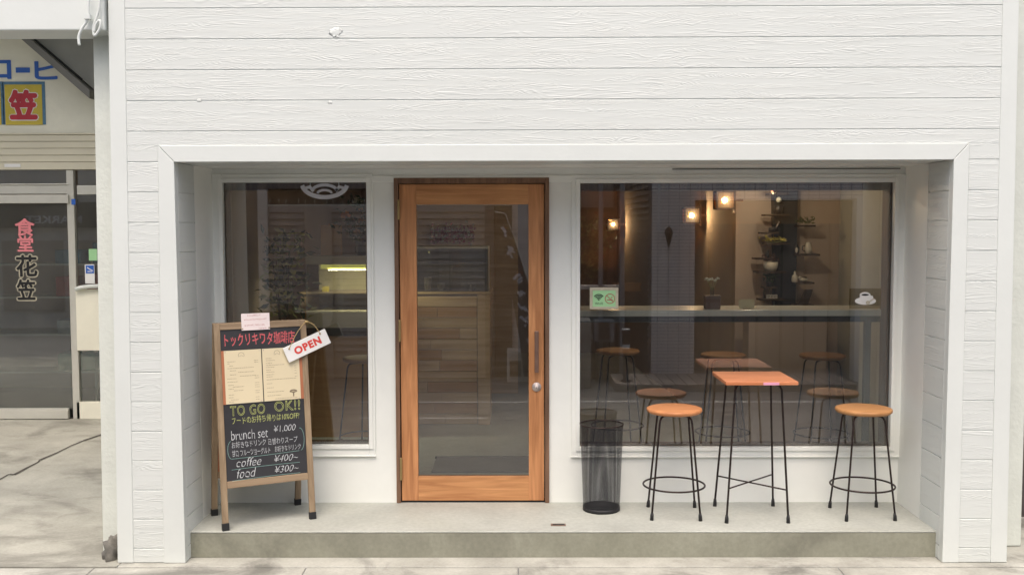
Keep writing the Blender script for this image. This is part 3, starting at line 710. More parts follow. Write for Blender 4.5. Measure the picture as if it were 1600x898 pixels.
def in_shop(mb, nm, mt, par, bev=0):
    o = mb.build(nm, mt, None, bev); o.parent = par
    off = Vector(shop.location)
    for v in o.data.vertices: v.co -= off
    return o
br_ = nb_box(-500, 640, 109.8, 653, -.05, .0); nb_box(-500, 637, 109.8, 639.9, -.04, .0, br_); in_shop(br_, 'bottom_rail', M['aluminium'], slide, .004)
in_shop(nb_box(-500, 318, 110, 638, -.02, -.014), 'pane', M['shop_glass'], slide)
gl = MB(); nb_box(-500, 266, 110, 288, .01, .016, gl); nb_box(121, 266, 170, 290, .01, .016, gl); nb_box(121, 304, 170, 447, .01, .016, gl); nb_box(121, 547, 170, 627, .01, .016, gl)
gl.build('side_glass', M['shop_glass'], shop)
nb_box(121.1, 452, 170, 547, -.03, .04).build('side_panel', M['plaster_cream'], shop, bevel=.004); nb_box(121.1, 627, 170, 660, -.02, .04).build('side_panel', M['plaster_cream'], shop, bevel=.004)
ledge = [tuple(atY(px, py, YN-.06)) for px, py in ((118, 452), (126, 449), (138, 447.5), (156, 447))]
MB().tube(ledge, .02, 8).build('ledge_pipe', M['white_trim'], shop)
nb_box(113, 311, 119.5, 320, -.0225, -.0205).build('sticker', M['sign_blue'], shop)
nb_box(139, 389, 152, 407, -.004, -.001).build('sticker', M['sign_green'], shop)
nb_box(133, 413, 148, 443, -.004, -.001).build('sticker', M['sign_white'], shop)
nb_box(134.5, 414.5, 147, 427, -.007, -.0045).build('sticker', M['sign_blue'], shop)
sk = MB(); o_ = atY(134.5, 427, YN-.0075); u = 1/158.
ribbon(sk, [(2.2*u, 9*u), (6*u, 6.5*u), (10.5*u, 4.2*u)], 1.2*u, o_, (1, 0, 0), (0, 0, 1)); ribbon(sk, [(2.5*u, 3*u), (9.5*u, 3*u)], 1.2*u, o_, (1, 0, 0), (0, 0, 1)); sk.build('sticker_mark', M['sign_white'], shop)
# dark shop interior box
ib = MB().box(LX, -2.4, YN+1.9, YN+2.0, 0, 4).box(LX-.1, LX, YN, YN+2, 0, 4.1).box(-2.4, -2.35, YN+.1, YN+2, 0, 4).box(LX, -2.35, YN+.16, YN+2, 3.2, 3.3)
ib.build('back_room', M['inner_dark'], shop)
MB().box(LX, -2.4, YN+.0, YN+2, -.3, .012).build('room_floor', M['room_tiles'], shop)
# canopy: front beam, ceiling, and the boxed underside of a stair
q0 = atY(60, 48.5, YF-.02)
MB().box(LX, eL0(3.0)-.012, YF-.03, YF+.24, q0.z, 4.35).build('front_beam', M['white_trim'], shop, bevel=.008)
MB().box(LX, -2.35, 2.2, YN+.1, 4.1, 4.25).build('porch_ceiling', M['old_white'], shop)
A, B = atY(36, 58, YN-.25), atY(150, 157, YN-.25); A2, B2 = atY(49, 58, YN-.25), atY(150, 144, YN-.25)
ex = 1.0; dA = (A-B).normalized()
st1 = MB().prism([(B.x, B.z), (B2.x, B2.z), ((A2+dA*ex).x, (A2+dA*ex).z), ((A+dA*ex).x, (A+dA*ex).z)][::-1] if False else [((A+dA*ex).x, (A+dA*ex).z), (B.x, B.z), (B2.x, B2.z), ((A2+dA*ex).x, (A2+dA*ex).z)], YN-.40, YN-.004)
st1.build('stair_beam', M['gray_beam'], shop)
MB().prism([((A2+dA*ex).x+.02, (A2+dA*ex).z), (B2.x, B2.z+.02), (-2.38, B2.z+.02), (-2.38, 4.1), ((A2+dA*ex).x+.02, 4.1)], YN-.3, YN-.01).build('stair_panel', M['gray_panel'], shop)
a_, b_ = atY(50, 59, YN-.31), atY(128, 125, YN-.31)
MB().tube([a_, b_], .012, 4).build('stair_gap', M['dark_gap'], shop)
# painted lettering on the upper wall
def shop_text(body, px0, py0, px1, py1, mat, nm, dy=-.004, **kw):
    q = nr(px0, py0, px1, py1); mb = MB(); put_text(mb, body, (q[0], YN+dy, q[2]), (1, 0, 0), (0, 0, 1), q[1]-q[0], q[3]-q[2], **kw); return mb.build(nm, mat, shop)
shop_text('コ', -22, 94, 18, 124, M['sign_blue'], 'painted_lettering', bold=.035)
nb_box(25, 106, 47, 114, -.006, -.002).build('painted_lettering', M['sign_blue'], shop)
shop_text('ヒ', 54, 96, 90, 125, M['sign_blue'], 'painted_lettering', bold=.035)
for (a, b_, g) in ((8, 68, '笠'), (-58, 3.5, '花')):
    blu = MB(); nb_box(a-3, 128, b_+3, 195, -.006, -.001, blu); blu.build('sign_square_border', M['blue_edge'], shop)
    nb_box(a+.5, 132.5, b_-1.5, 195.5, -.009, -.0065).build('sign_square', M['sign_yellow'], shop)
    shop_text(g, a+5, 139, b_-7, 189, M['sign_white'], 'painted_lettering', -.0100, bold=.070)
    shop_text(g, a+6.5, 140.5, b_-8.5, 187.5, M['sign_red'], 'painted_lettering', -.0125, bold=.050)
DYG = -.054
shop_text('食', 25, 341, 56, 369, M['decal_pink'], 'glass_lettering', -.024, bold=.028)
shop_text('堂', 29, 368, 54, 393, M['decal_pink'], 'glass_lettering', -.024, bold=.028)
for g, r in (('花', (27, 398, 60, 432)), ('笠', (28, 436, 57, 468))):
    shop_text(g, r[0]-2, r[1]-2, r[2]+2, r[3]+2, M['sign_frame'], 'glass_lettering', -.022, bold=.065)
    shop_text(g, *r, M['black'], 'glass_lettering', -.0255, bold=.025)
# loose cables on the beam corner
def cable(pxs, Y, r, lab):
    mb = MB(); P_ = [atY(a, b, Y) for a, b in pxs]; Q = []
    for i in range(len(P_)-1):
        for k in range(5):
            t = k/5; p0 = P_[max(0, i-1)]; p1 = P_[i]; p2 = P_[i+1]; p3 = P_[min(len(P_)-1, i+2)]
            Q.append(.5*((2*p1)+(p2-p0)*t+(2*p0-5*p1+4*p2-p3)*t*t+(3*p1-p0-3*p2+p3)*t**3))
    Q.append(P_[-1]); mb.tube(Q, r, 8); return tag(mb.build('cable', M['white_trim']), lab, 'cable')
cable([(140, -10), (138, 10), (137, 30), (128, 45), (123, 58), (124, 71)], YF-.06, .008, 'thin white cable hanging alone off the porch beam, ending in a hook')
cable([(156, -10), (155, 12), (151, 28), (146, 42), (147, 56), (153, 50), (157, 40), (155, 32), (149, 40), (147, 50)], YF-.05, .007, 'white cable looped into a coil where the porch beam meets the cladding')
MB().cbox(atY(137, 27, YF-.06), .035, .03, .024).build('cable_clip', M['white_trim']).parent = bpy.data.objects['cable']
# goods on a rack inside the neighbour shop
rk = thing('goods_rack', 'dim rack with shelves behind the glass of the sliding door', 'rack', (-4.6, YN+.9, .012))
for z in (.35, .75, 1.15, 1.5): MB().box(-6.2, -2.9, YN+.75, YN+1.15, z, z+.02).build('shelf', M['aluminium'], rk)
for x_ in (-6.18, -4.6, -2.95): MB().box(x_, x_+.03, YN+.9, YN+.93, .012, 1.55).build('post', M['aluminium'], rk)
cols = [('blue', (.10, .25, .35)), ('red', (.45, .12, .10)), ('white', (.6, .6, .58)), ('green', (.15, .32, .2)), ('brown', (.3, .2, .12)), ('yellow', (.55, .5, .2))]
for c in cols: paint('goods_'+c[0], c[1], .6, var=.2, scale=9)
tier = {.37: 'lowest', .77: 'second', 1.17: 'third', 1.52: 'top'}; kk = 0
for z, nm in tier.items():
    xq = -4.95
    for j in range(5):
        w = random.uniform(.16, .32); c = cols[(kk*5+j*7+int(z*10)) % 6][0]; kk += 1
        if xq+w > -2.98: break
        o = MB().box(xq, xq+w, YN+.8, YN+1.05, z+.0, z+random.uniform(.12, .27)).build('goods_box', M['goods_'+c], bevel=.006)
        tag(o, f'{c} packet, number {"one two three four five".split()[j]} from the left on the {nm} shelf of the dim rack', 'box', 'goods on the rack in the neighbour shop')
        xq += w+random.uniform(.05, .2)
#--PART3
# ================================================================== FURNITURE BEFORE THE CAFE
def foot(px, py): p = atZ(px, py, ZS); return p
def make_stool(name, label, grp, loc, rz, H, seat_r, fr, ring_h, seatmat, legmat='dark_iron', thick=.030):
    t = thing(name, label, 'stool', loc, grp, rz)
    pr_ = [(.0, H-thick), (seat_r*.93, H-thick), (seat_r*.985, H-thick*.75), (seat_r, H-thick*.45), (seat_r*.985, H-thick*.16), (seat_r*.94, H-.002), (seat_r*.85, H), (0, H+.001)]
    MB().lathe(pr_, n=40, cap=False).build('seat', M[seatmat], t, local=True)
    # four bent rods
    for k in range(4):
        a = PI/4+k*PI/2; c, s = math.cos(a), math.sin(a); P_ = []
        tr_ = seat_r*.80
        P_.append((c*.02, s*.02, H-thick-.012)); P_.append((c*(tr_-.035), s*(tr_-.035), H-thick-.012))
        for u in (.25, .5, .75): P_.append((c*(tr_-.035+.035*math.sin(u*PI/2)), s*(tr_-.035+.035*math.sin(u*PI/2)), H-thick-.012-.035*(1-math.cos(u*PI/2))))
        P_.append((c*(tr_+.002), s*(tr_+.002), H-thick-.05)); P_.append((c*fr, s*fr, .035))
        lg = MB().tube(P_, .0062, 8).build('leg', M[legmat], t, local=True)
        f = MB().tube([(c*(fr-.002), s*(fr-.002), .045), (c*fr, s*fr, .03), (c*(fr+.002), s*(fr+.002), .0)], [.0075, .0105, .0115], 10).build('foot_cap', M['rubber'], lg, local=True)
    tt = (H-thick-.05-ring_h)/(H-thick-.05-.035); rr = seat_r*.80+(fr-seat_r*.80)*tt+.002
    MB().tube([(rr*math.cos(2*PI*i/48), rr*math.sin(2*PI*i/48), ring_h) for i in range(48)], .0058, 8, closed=True).build('foot_ring', M[legmat], t, local=True)
    MB().lathe([(.05, H-thick-.006), (.05, H-thick)], n=20).build('seat_plate', M[legmat], t, local=True)
    return t
def avg(*ps): v = Vector((0, 0, 0)); 
def centre(pts):
    v = Vector((0, 0, 0))
    for p in pts: v += foot(*p)
    return v/len(pts)
GS = 'round stools before the cafe window'
c1 = centre([(1008, 793), (1026, 813), (1077, 792), (1100, 811)]); c2 = centre([(1299, 793), (1325, 813), (1364, 792), (1399, 813)])
sm = atY(1053, 636, c1.y); HS = sm.z-ZS
s1 = make_stool('bar_stool', 'round orange-topped stool between the wire bin and the square table', GS, (c1.x, c1.y, ZS), rad(-3), HS, .168, .203, .182, 'seat_orange')
s2 = make_stool('bar_stool', 'round tan-topped stool right of the square table, near the right wall', GS, (c2.x, c2.y, ZS), rad(2), HS, .168, .206, .182, 'seat_tan')
# square table
ct = centre([(1117, 790), (1134.5, 816), (1209, 790), (1231, 817)])
tz = atY(1191, 597, ct.y-.21).z
tb = thing('side_table', 'small square orange wooden table on thin dark metal legs', 'table', (ct.x, ct.y, ZS))
HT = tz-ZS+.004; h = .213; tx = (atY(1134, 597, ct.y-h).x+atY(1248, 597, ct.y-h).x)/2-ct.x
MB().box(tx-h, tx+h, -h, h, HT-.022, HT).build('tabletop', M['table_wood'], tb, bevel=.004, local=True)
for sx in (-1, 1):
    for sy in (-1, 1):
        f0 = .182
        P_ = [(tx*.8+sx*.02, sy*.125, HT-.03), (tx*.8+sx*.10, sy*.125, HT-.03), (tx*.8+sx*.125, sy*.128, HT-.036), (tx*.8+sx*.138, sy*.132, HT-.06), (sx*f0, sy*f0, .035)]
        lg = MB().tube(P_, .0065, 8).build('leg', M['dark_iron'], tb, local=True)
        MB().tube([(sx*f0, sy*f0, .048), (sx*f0, sy*f0, .03), (sx*(f0+.001), sy*(f0+.001), 0)], [.0078, .011, .012], 10).build('foot_cap', M['rubber'], lg, local=True)
bz = .20; bb = MB()
for sy in (-1, 1):
    k = .132+(f0-.132)*(HT-.06-bz)/(HT-.095)
    bb = MB().tube([(-k, -sy*k, bz+(.004 if sy > 0 else -.004)), (k, sy*k, bz+(.004 if sy > 0 else -.004))], .0048, 8); bb.build('cross_brace', M['dark_iron'], tb, local=True)
lb = MB().box(tx+.055-.048, tx+.055+.045, -h-.0022, -h-.0004, HT-.020, HT-.004).build('label_strip', M['label_pink'], tb, local=True)
# wire bin
cb_ = foot(939.5, 795); cb_.y = -.165
bn = thing('wire_bin', 'tall black woven wire bin left of the stools', 'bin', (cb_.x, cb_.y, ZS))
rb, rt = .1135, .133; hb_ = atY(941, 662, -.165).z-ZS
me = bpy.data.meshes.new('basket'); n = 64; vs = []; fs = []; uvs = []
rows = 8
for i in range(rows+1):
    t_ = i/rows; r = rb+(rt-rb)*t_
    for j in range(n+1): an = 2*PI*j/n; vs.append((r*math.cos(an), r*math.sin(an), .02+(hb_-.02)*t_)); uvs.append((j/n*130, (.02+(hb_-.02)*t_)/.0060*.55))
for i in range(rows):
    for j in range(n): a = i*(n+1)+j; fs.append((a, a+1, a+n+2, a+n+1))
me.from_pydata(vs, [], fs); uvl = me.uv_layers.new(name='UVMap')
for p in me.polygons:
    p.use_smooth = True
    for li in p.loop_indices: uvl.data[li].uv = uvs[me.loops[li].vertex_index]
me.materials.append(M['wire_mesh']); ob = bpy.data.objects.new('basket', me); COL.objects.link(ob); ob.parent = bn
MB().lathe([(rb-.006, .0), (rb+.0015, .0), (rb+.003, .024), (rb-.002, .024), (rb-.004, .006), (0, .006)], n=40, cap=False).build('base', M['rubber'], bn, local=True)
MB().tube([(rt*math.cos(2*PI*i/48), rt*math.sin(2*PI*i/48), hb_) for i in range(48)], .0042, 8, closed=True).build('rim', M['dark_iron'], bn, local=True)
# small metal slot in the step
sp0, sp1 = foot(860.5, 819.5), foot(884, 819.5)
dk = thing('floor_socket', 'small dark metal slot set into the concrete step before the door', 'floor plate', ((sp0.x+sp1.x)/2, sp0.y, ZS))
MB().box(sp0.x, sp1.x, sp0.y-.022, sp0.y+.022, ZS+.0005, ZS+.003).build('plate', M['bronze'], dk)
MB().box(sp0.x+.012, sp1.x-.008, sp0.y-.010, sp0.y+.010, ZS+.0032, ZS+.004).build('slot', M['black'], dk)

# ------------------------------------------------------------------ A-board
FL, FR, BL, BR = foot(349, 829), foot(490, 809.5), foot(335, 804), foot(467, 788)
BR.y = min(BR.y, -.03)
ux = ((FR-FL)+(BR-BL))/2; wB = ((FR-FL).length); ux.z = 0; ux.normalize(); uy = Vector((-ux.y, ux.x, 0))
cen = (FL+FR+BL+BR)/4; SPR = ((BL-FL).dot(uy)+(BR-FR).dot(uy))/4
HB = (atY(332, 504, (FL.y+BL.y)/2).z+atY(480, 501, (FR.y+BR.y)/2).z)/2-ZS
rzb = math.atan2(ux.y, ux.x)
ab = thing('chalkboard_sign', 'wooden A-frame chalkboard menu sign beside the left window', 'sign', (cen.x, cen.y, ZS), None, rzb)
WB = wB
LN = math.hypot(HB, SPR)
def leaf_frame(sgn, top_gap):
    """axes of a leaf: origin at foot line, v runs up to the apex; n points away from the other leaf"""
    V = Vector((0, -sgn*(-SPR+top_gap)*1.0, HB)); V = Vector((0, sgn*(SPR-top_gap)*-1 if False else (SPR-top_gap)*(1 if sgn < 0 else -1), HB)).normalized()
    O = Vector((0, sgn*SPR, 0)); N = Vector((0, sgn*V.z, -sgn*V.y))
    return O, V, (N if N.y*sgn > 0 else -N)
def slab(mb, O, V, N, x0, x1, v0, v1, n0, n1):
    U = Vector((1, 0, 0)); c = []
    P_ = lambda x, v, n: O+U*x+V*v+N*n
    if N.y < 0: b = [P_(x0, v0, n1), P_(x1, v0, n1), P_(x1, v0, n0), P_(x0, v0, n0)]; t = [P_(x0, v1, n1), P_(x1, v1, n1), P_(x1, v1, n0), P_(x0, v1, n0)]
    else: b = [P_(x0, v0, n0), P_(x1, v0, n0), P_(x1, v0, n1), P_(x0, v0, n1)]; t = [P_(x0, v1, n0), P_(x1, v1, n0), P_(x1, v1, n1), P_(x0, v1, n1)]
    return mb.hexa(b, t)
O, V, N = leaf_frame(-1, .012)
xw = WB/2+.008; sw = .037; LV = LN
vb0, vb1 = .198*LV, .232*LV
for s_ in (-1, 1):
    lg = slab(MB(), O, V, N, s_*xw, s_*(xw-sw), .04, LV, -.011, .011).build('leg', M['board_wood'], ab, bevel=.004, local=True)
    slab(MB(), O, V, N, s_*(xw+.002), s_*(xw-sw-.002), 0, .042, -.014, .014).build('foot_cap', M['rubber'], lg, bevel=.003, local=True)
slab(MB(), O, V, N, -xw+sw, xw-sw, LV-.04, LV-.001, -.0105, .0105).build('rail', M['board_wood_rail'], ab, bevel=.003, local=True)
slab(MB(), O, V, N, -xw+sw, xw-sw, vb0, vb1, -.0105, .0105).build('rail', M['board_wood_rail'], ab, bevel=.003, local=True)
px0, px1 = -xw+sw-.004, xw-sw+.004; pv0, pv1 = vb1-.003, LV-.037
slab(MB(), O, V, N, px0, px1, pv0, pv1, -.006, .004).build('writing_board', M['chalkboard'], ab, local=True)
O2, V2, N2 = leaf_frame(1, .012)
for s_ in (-1, 1):
    lg = slab(MB(), O2, V2, N2, s_*xw, s_*(xw-sw), .04, LV, -.011, .011).build('leg', M['board_wood'], ab, bevel=.004, local=True)
    slab(MB(), O2, V2, N2, s_*(xw+.002), s_*(xw-sw-.002), 0, .042, -.014, .014).build('foot_cap', M['rubber'], lg, bevel=.003, local=True)
slab(MB(), O2, V2, N2, -xw+sw, xw-sw, LV-.04, LV-.001, -.0105, .0105).build('rail', M['board_wood_rail'], ab, bevel=.003, local=True)
slab(MB(), O2, V2, N2, -xw+sw, xw-sw, vb0, vb1, -.0105, .0105).build('rail', M['board_wood_rail'], ab, bevel=.003, local=True)
slab(MB(), O2, V2, N2, px0, px1, pv0, pv1, -.004, .003).build('back_board', M['terracotta'], ab, local=True)
BWd = px1-px0; BH = pv1-pv0
# a chain of cord stay between the leaves
MB().tube([(xw-.05, -SPR*.72, HB*.28), (xw-.06, -SPR*.3, HB*.235), (xw-.06, SPR*.3, HB*.235), (xw-.05, SPR*.72, HB*.28)], .003, 6).build('stay_cord', M['sign_string'], ab, local=True)
Uv = Vector((1, 0, 0))
def BP(a, b, n=.0046): return O+Uv*(px0+a*BWd)+V*(pv0+b*BH)+N*n      # a, b in 0..1 over the writing board
def chalk(body, a, b, w, h, mat, nm='chalk_lettering', n=.0052, **kw):
    mb = MB(); put_text(mb, body, BP(a, b, n), Uv, V, w*BWd, h*BH, **kw); return mb.build(nm, M[mat], ab, local=True)
SL = -.0
chalk('トックリキワタ珈琲店', .055, .885, .86, .085, 'chalk_pink', wob=.10, offset=.012)
mpv0, mpv1 = .505, .858
slab(MB(), O, V, N, px0+.002, px0+.022, pv0+mpv0*BH, pv0+mpv1*BH, .0042, .0075).build('menu_backing', M['terracotta'], ab, local=True)
slab(MB(), O, V, N, px1-.022, px1-.002, pv0+mpv0*BH, pv0+mpv1*BH, .0042, .0075).build('menu_backing', M['terracotta'], ab, local=True)
chalk('TO GO', .085, .425, .42, .068, 'chalk_yellow', outline=.018, spacing=1.12, wob=.06)
chalk('OK!!', .62, .432, .32, .068, 'chalk_yellow', outline=.018, spacing=1.08, wob=.06)
chalk('フードのお持ち帰りは10%OFF!', .10, .372, .82, .046, 'chalk_yellow', wob=.14, offset=-.006)
chalk('brunch set', .085, .268, .44, .062, 'chalk_white', wob=.12, offset=-.012)
chalk('¥1,000', .60, .290, .27, .050, 'chalk_white', shear=.2, wob=.10, offset=-.014)
chalk('お好きなドリンク 日替わりスープ', .085, .216, .80, .042, 'chalk_white', wob=.14, offset=-.008)
chalk('甘口 フルーツヨーグルト', .085, .160, .46, .042, 'chalk_white', wob=.14, offset=-.008)
chalk('お好きなドリンク', .60, .165, .32, .040, 'chalk_white', wob=.14, offset=-.008)
chalk('coffee', .13, .090, .30, .056, 'chalk_white', shear=.3, wob=.14, offset=-.014)
chalk('¥400~', .585, .098, .30, .044, 'chalk_white', shear=.3, wob=.14, offset=-.014)
chalk('food', .13, .018, .23, .060, 'chalk_white', shear=.3, wob=.14, offset=-.014)
chalk('¥300~', .585, .026, .30, .044, 'chalk_white', shear=.3, wob=.14, offset=-.014)
lns = []
def wline(a0, b0, a1, b1, bow=.0):
    pts = [((px0+(a0+(a1-a0)*i/12)*BWd), pv0+(b0+(b1-b0)*i/12+bow*math.sin(PI*i/12))*BH) for i in range(13)]
    ribbon(MB(), pts, .0022, O, Uv, V, .0052).build('chalk_line', M['chalk_green'], ab, local=True)
def wpath(pts): ribbon(MB(), [(px0+a*BWd, pv0+b*BH) for a, b in pts], .0022, O, Uv, V, .0052).build('chalk_line', M['chalk_green'], ab, local=True)
wline(.07, .076, .90, .080, .003); wline(.07, .004, .90, .010, .003)
wpath([(.08+.045*math.cos(rad(a)), .205+.058*math.sin(rad(a))) for a in range(95, 271, 12)]); wpath([(.08, .147), (.3, .148), (.6, .152), (.9, .158)])
wpath([(.92+.05*math.cos(rad(a)), .235+.075*math.sin(rad(a))) for a in range(-85, 100, 12)])
# menu sheets, note and OPEN plate are put on the board: things of their own, sharing its turn
def on_board(name, label, cat, grp=None):
    t = thing(name, label, cat, tuple(ab.location), grp, rzb); return t
for k, (a0, a1, lab) in enumerate(((.040, .488, 'left cream menu sheet with a round emblem, pinned to the chalkboard'), (.500, .955, 'right cream menu sheet with a small tree emblem at its foot, pinned to the chalkboard'))):
    t = on_board('menu_sheet', lab, 'menu', 'cream menu sheets pinned to the chalkboard')
    x0, x1 = px0+a0*BWd, px0+a1*BWd; v0, v1 = pv0+mpv0*BH+.001, pv0+mpv1*BH
    slab(MB(), O, V, N, x0, x1, v0, v1, .0080, .0092).build('sheet', M['menu_paper'], t, local=True)
    tx_ = MB(); w = x1-x0; hh = v1-v0; rnd = random.Random(5+k); n_ = .0098
    def L(a, b, wd, th=.0016): 
        # a row of printed words
        x = a
        while x < a+wd:
            q = rnd.uniform(.02, .07); q = min(q, a+wd-x)
            ribbon(tx_, [(x0+x*w, v0+b*hh), (x0+(x+q)*w, v0+b*hh)], th, O, Uv, V, n_); x += q+.014
    ci = ((.46, .90) if k == 0 else (.40, .90))
    ribbon(tx_, [(x0+ci[0]*w+.017*math.cos(rad(a)), v0+ci[1]*hh+.017*math.sin(rad(a))) for a in range(-30, 215, 12)], .0016, O, Uv, V, n_)
    ribbon(tx_, [(x0+ci[0]*w+.010*math.cos(rad(a)), v0+(ci[1]-.022)*hh+.006*math.sin(rad(a))) for a in range(0, 181, 30)], .0013, O, Uv, V, n_)
    if k == 0:
        for i, (b, wd, ind) in enumerate([(.79, .22, .08), (.755, .07, .08), (.71, .1, .13), (.665, .70, .08), (.62, .16, .14), (.585, .42, .36), (.545, .16, .14), (.51, .42, .4), (.47, .24, .06), (.41, .28, .06), (.35, .14, .08), (.315, .30, .2), (.28, .14, .08), (.245, .26, .22), (.17, .14, .08), (.12, .12, .08), (.075, .2, .14), (.04, .14, .08)]): L(ind, b, wd)
        for b in (.79, .755, .50, .46, .37, .33, .29, .22, .18, .10, .055): L(.80, b, .11)
    else:
        for (b, wd, ind) in [(.81, .16, .09), (.77, .24, .09), (.72, .16, .09), (.68, .5, .09), (.64, .22, .09), (.59, .12, .09), (.55, .22, .09), (.50, .2, .09), (.46, .16, .09), (.405, .8, .09), (.33, .14, .09), (.25, .18, .09), (.17, .45, .09), (.10, .38, .09), (.035, .6, .30)]: L(ind, b, wd)
        for b in (.64, .60, .55, .50, .44): L(.86, b, .06)
        # tree emblem
        ex_, ev = x0+.80*w, v0+.12*hh
        ribbon(tx_, [(ex_, ev-.018), (ex_+.001, ev+.004)], .007, O, Uv, V, n_)
        for an in range(-75, 76, 25):
            ribbon(tx_, [(ex_, ev), (ex_+.020*math.sin(rad(an)), ev+.006+.010*math.cos(rad(an)))], .0022, O, Uv, V, n_)
            ribbon(tx_, arc(ex_+.019*math.sin(rad(an)), ev+.008+.010*math.cos(rad(an)), .0035, 0, 360, 6), .003, O, Uv, V, n_)
    tx_.build('printed_lines', M['ink_faint'], t, local=True)
    pn_ = MB(); 
    for (pa, pb) in ((.04, .975), (.95, .975), (.95, .02)): 
        c_ = O+Uv*(x0+pa*w)+V*(v0+pb*hh)+N*.0095; pn_.blob(c_, .0030, 0, 8, 5, 0)
    pn_.build('pin', M['silver'], t, local=True)
# handwritten note clipped over the top rail
t = on_board('paper_note', 'small pale pink handwritten note on top of the chalkboard sign', 'note')
na, nb_ = px0+.265*BWd, px0+.61*BWd; nv0, nv1 = pv1-.012, pv1+.088
slab(MB(), O, V, N, na, nb_, nv0, nv1, .0125, .0137).build('sheet', M['note_paper'], t, local=True)
tx_ = MB(); rnd = random.Random(3); nw = nb_-na; nh = nv1-nv0
def scribble(a, b, wd, hh=.10, th=.0014):
    x = a
    while x < a+wd:
        for _ in range(3):
            p = (na+(x+rnd.uniform(0, .035))*nw, nv0+(b+rnd.uniform(-hh, hh))*nh); q = (na+(x+rnd.uniform(0, .035))*nw, nv0+(b+rnd.uniform(-hh, hh))*nh)
            ribbon(tx_, [p, q], th, O, Uv, V, .0142)
        x += .05
scribble(.22, .88, .42, .06); scribble(.10, .64, .80, .05); scribble(.12, .30, .70, .06); scribble(.60, .09, .30, .04)
tx_.build('handwriting', M['ink_red'], t, local=True)
MB().blob(O+Uv*(na+.03*nw)+V*(nv0+.10*nh)+N*.0145, .0042, 0, 8, 5, 0).blob(O+Uv*(nb_-.03*nw)+V*(nv0+.10*nh)+N*.0145, .0042, 0, 8, 5, 0).build('pin', M['brass'], t, local=True)
# OPEN plate hanging askew from the corner
t = on_board('open_sign', 'white tilted OPEN plate with red letters hanging from the chalkboard corner', 'sign')
def leafxy(px, py):          # pixel -> (x, v) on the front face of the leaf
    Rz = Matrix.Rotation(-rzb, 3, 'Z'); o = Rz @ (CAM-ab.location); d = Rz @ ray(px, py)
    k = ((O+N*.02)-o).dot(N)/d.dot(N); p = o+d*k; return p.x, (p-O).dot(V)
c4 = [leafxy(*p) for p in ((452, 566), (516, 536), (507.5, 511.5), (440.5, 543))]
bl = Vector(c4[0]); br = Vector(c4[1]); tl = Vector(c4[3]); eu = (br-bl+Vector(c4[2])-tl)/2; Wp = eu.length; eu.normalize(); ev = Vector((-eu.y, eu.x)); Hp = abs((tl-bl).dot(ev))*.96; bl = (bl+br)/2-eu*Wp/2
e3 = Uv*eu.x+V*eu.y; f3 = Uv*ev.x+V*ev.y; O3 = O+Uv*bl.x+V*bl.y
def P3(a, b, n): return O3+e3*a+f3*b+N*n
MB().hexa([P3(0, 0, .030), P3(Wp, 0, .030), P3(Wp, 0, .019), P3(0, 0, .019)], [P3(0, Hp, .030), P3(Wp, Hp, .030), P3(Wp, Hp, .019), P3(0, Hp, .019)]).build('plate', M['sign_white'], t, bevel=.002, local=True)
mb = MB(); put_text(mb, 'OPEN', P3(Wp*.20, Hp*.24, .0308), e3, f3, Wp*.62, Hp*.50, offset=.05, spacing=1.15); mb.build('lettering', M['red_paint'], t, local=True)
pk = leafxy(479, 504); K = O+Uv*pk[0]+V*pk[1]+N*.020
h1_, h2_ = P3(Wp*.12, Hp*.80, .031), P3(Wp*.86, Hp*.84, .031)
def sag(p, q, d): return [p+(q-p)*u_+Vector((0, 0, 1))*(d*math.sin(PI*u_)) for u_ in [i/8 for i in range(9)]]
MB().tube(sag(h1_, K+Vector((-.006, 0, .004)), .020)+sag(K+Vector((.006, 0, .004)), h2_, .018), .0022, 6).build('string', M['sign_string'], t, local=True)
MB().blob(K+Vector((0, 0, .006)), (.014, .012, .008), 2, 8, 5, .3).build('string_knot', M['sign_string'], t, local=True)
for hp in (h1_, h2_): MB().blob(hp, .006, 0, 8, 5, 0).build('eyelet', M['brass'], t, local=True)

# ================================================================== SIGNS IN THE WINDOW
def front(mb_, pts, Y): return [(p.x, p.z) for p in [atY(a, b, Y) for a, b in pts]]
yS = GY-.012
t = thing('wifi_sign', 'green framed card with wifi and no smoking symbols on the window corner', 'sign', tuple(atY(944, 483, yS)))
q = rect(921.5, 449, 966, 482.5, yS); g = rect(926, 453.5, 962, 479, yS)
MB().box(q[0], g[0], yS-.006, yS+.004, q[2], q[3]).box(g[1], q[1], yS-.006, yS+.004, q[2], q[3]).box(g[0], g[1], yS-.006, yS+.004, g[3], q[3]).box(g[0], g[1], yS-.006, yS+.004, q[2], g[2]).build('frame', M['sign_frame'], t)
MB().box(g[0], g[1], yS-.002, yS+.003, g[2], g[3]).build('card', M['sign_green'], t)
wf = MB(); u = (g[1]-g[0])/36.; Og = Vector((g[0], yS-.0025, g[2])); U1, V1 = (1, 0, 0), (0, 0, 1)
for r_ in (3.6, 6.4, 9.0): ribbon(wf, [(9.5*u+r_*u*math.cos(rad(a)), 10.2*u+r_*u*math.sin(rad(a))) for a in range(42, 139, 12)], 1.5*u, Og, U1, V1, .001)
ribbon(wf, arc(9.5*u, 11*u, .6*u, 0, 360, 8), 1.2*u, Og, U1, V1, .001)
put_text(wf, 'WI-FI', Og+Vector((3.6*u, -.001, 3.2*u)), U1, V1, 12*u, 3.6*u)
wf.build('wifi_mark', M['black'], t)
ns = MB(); ribbon(ns, arc(27*u, 12.5*u, 7.4*u, 0, 360, 28), 1.1*u, Og, U1, V1, .001); ribbon(ns, [(21.9*u, 17.6*u), (32.1*u, 7.4*u)], 1.1*u, Og, U1, V1, .001)
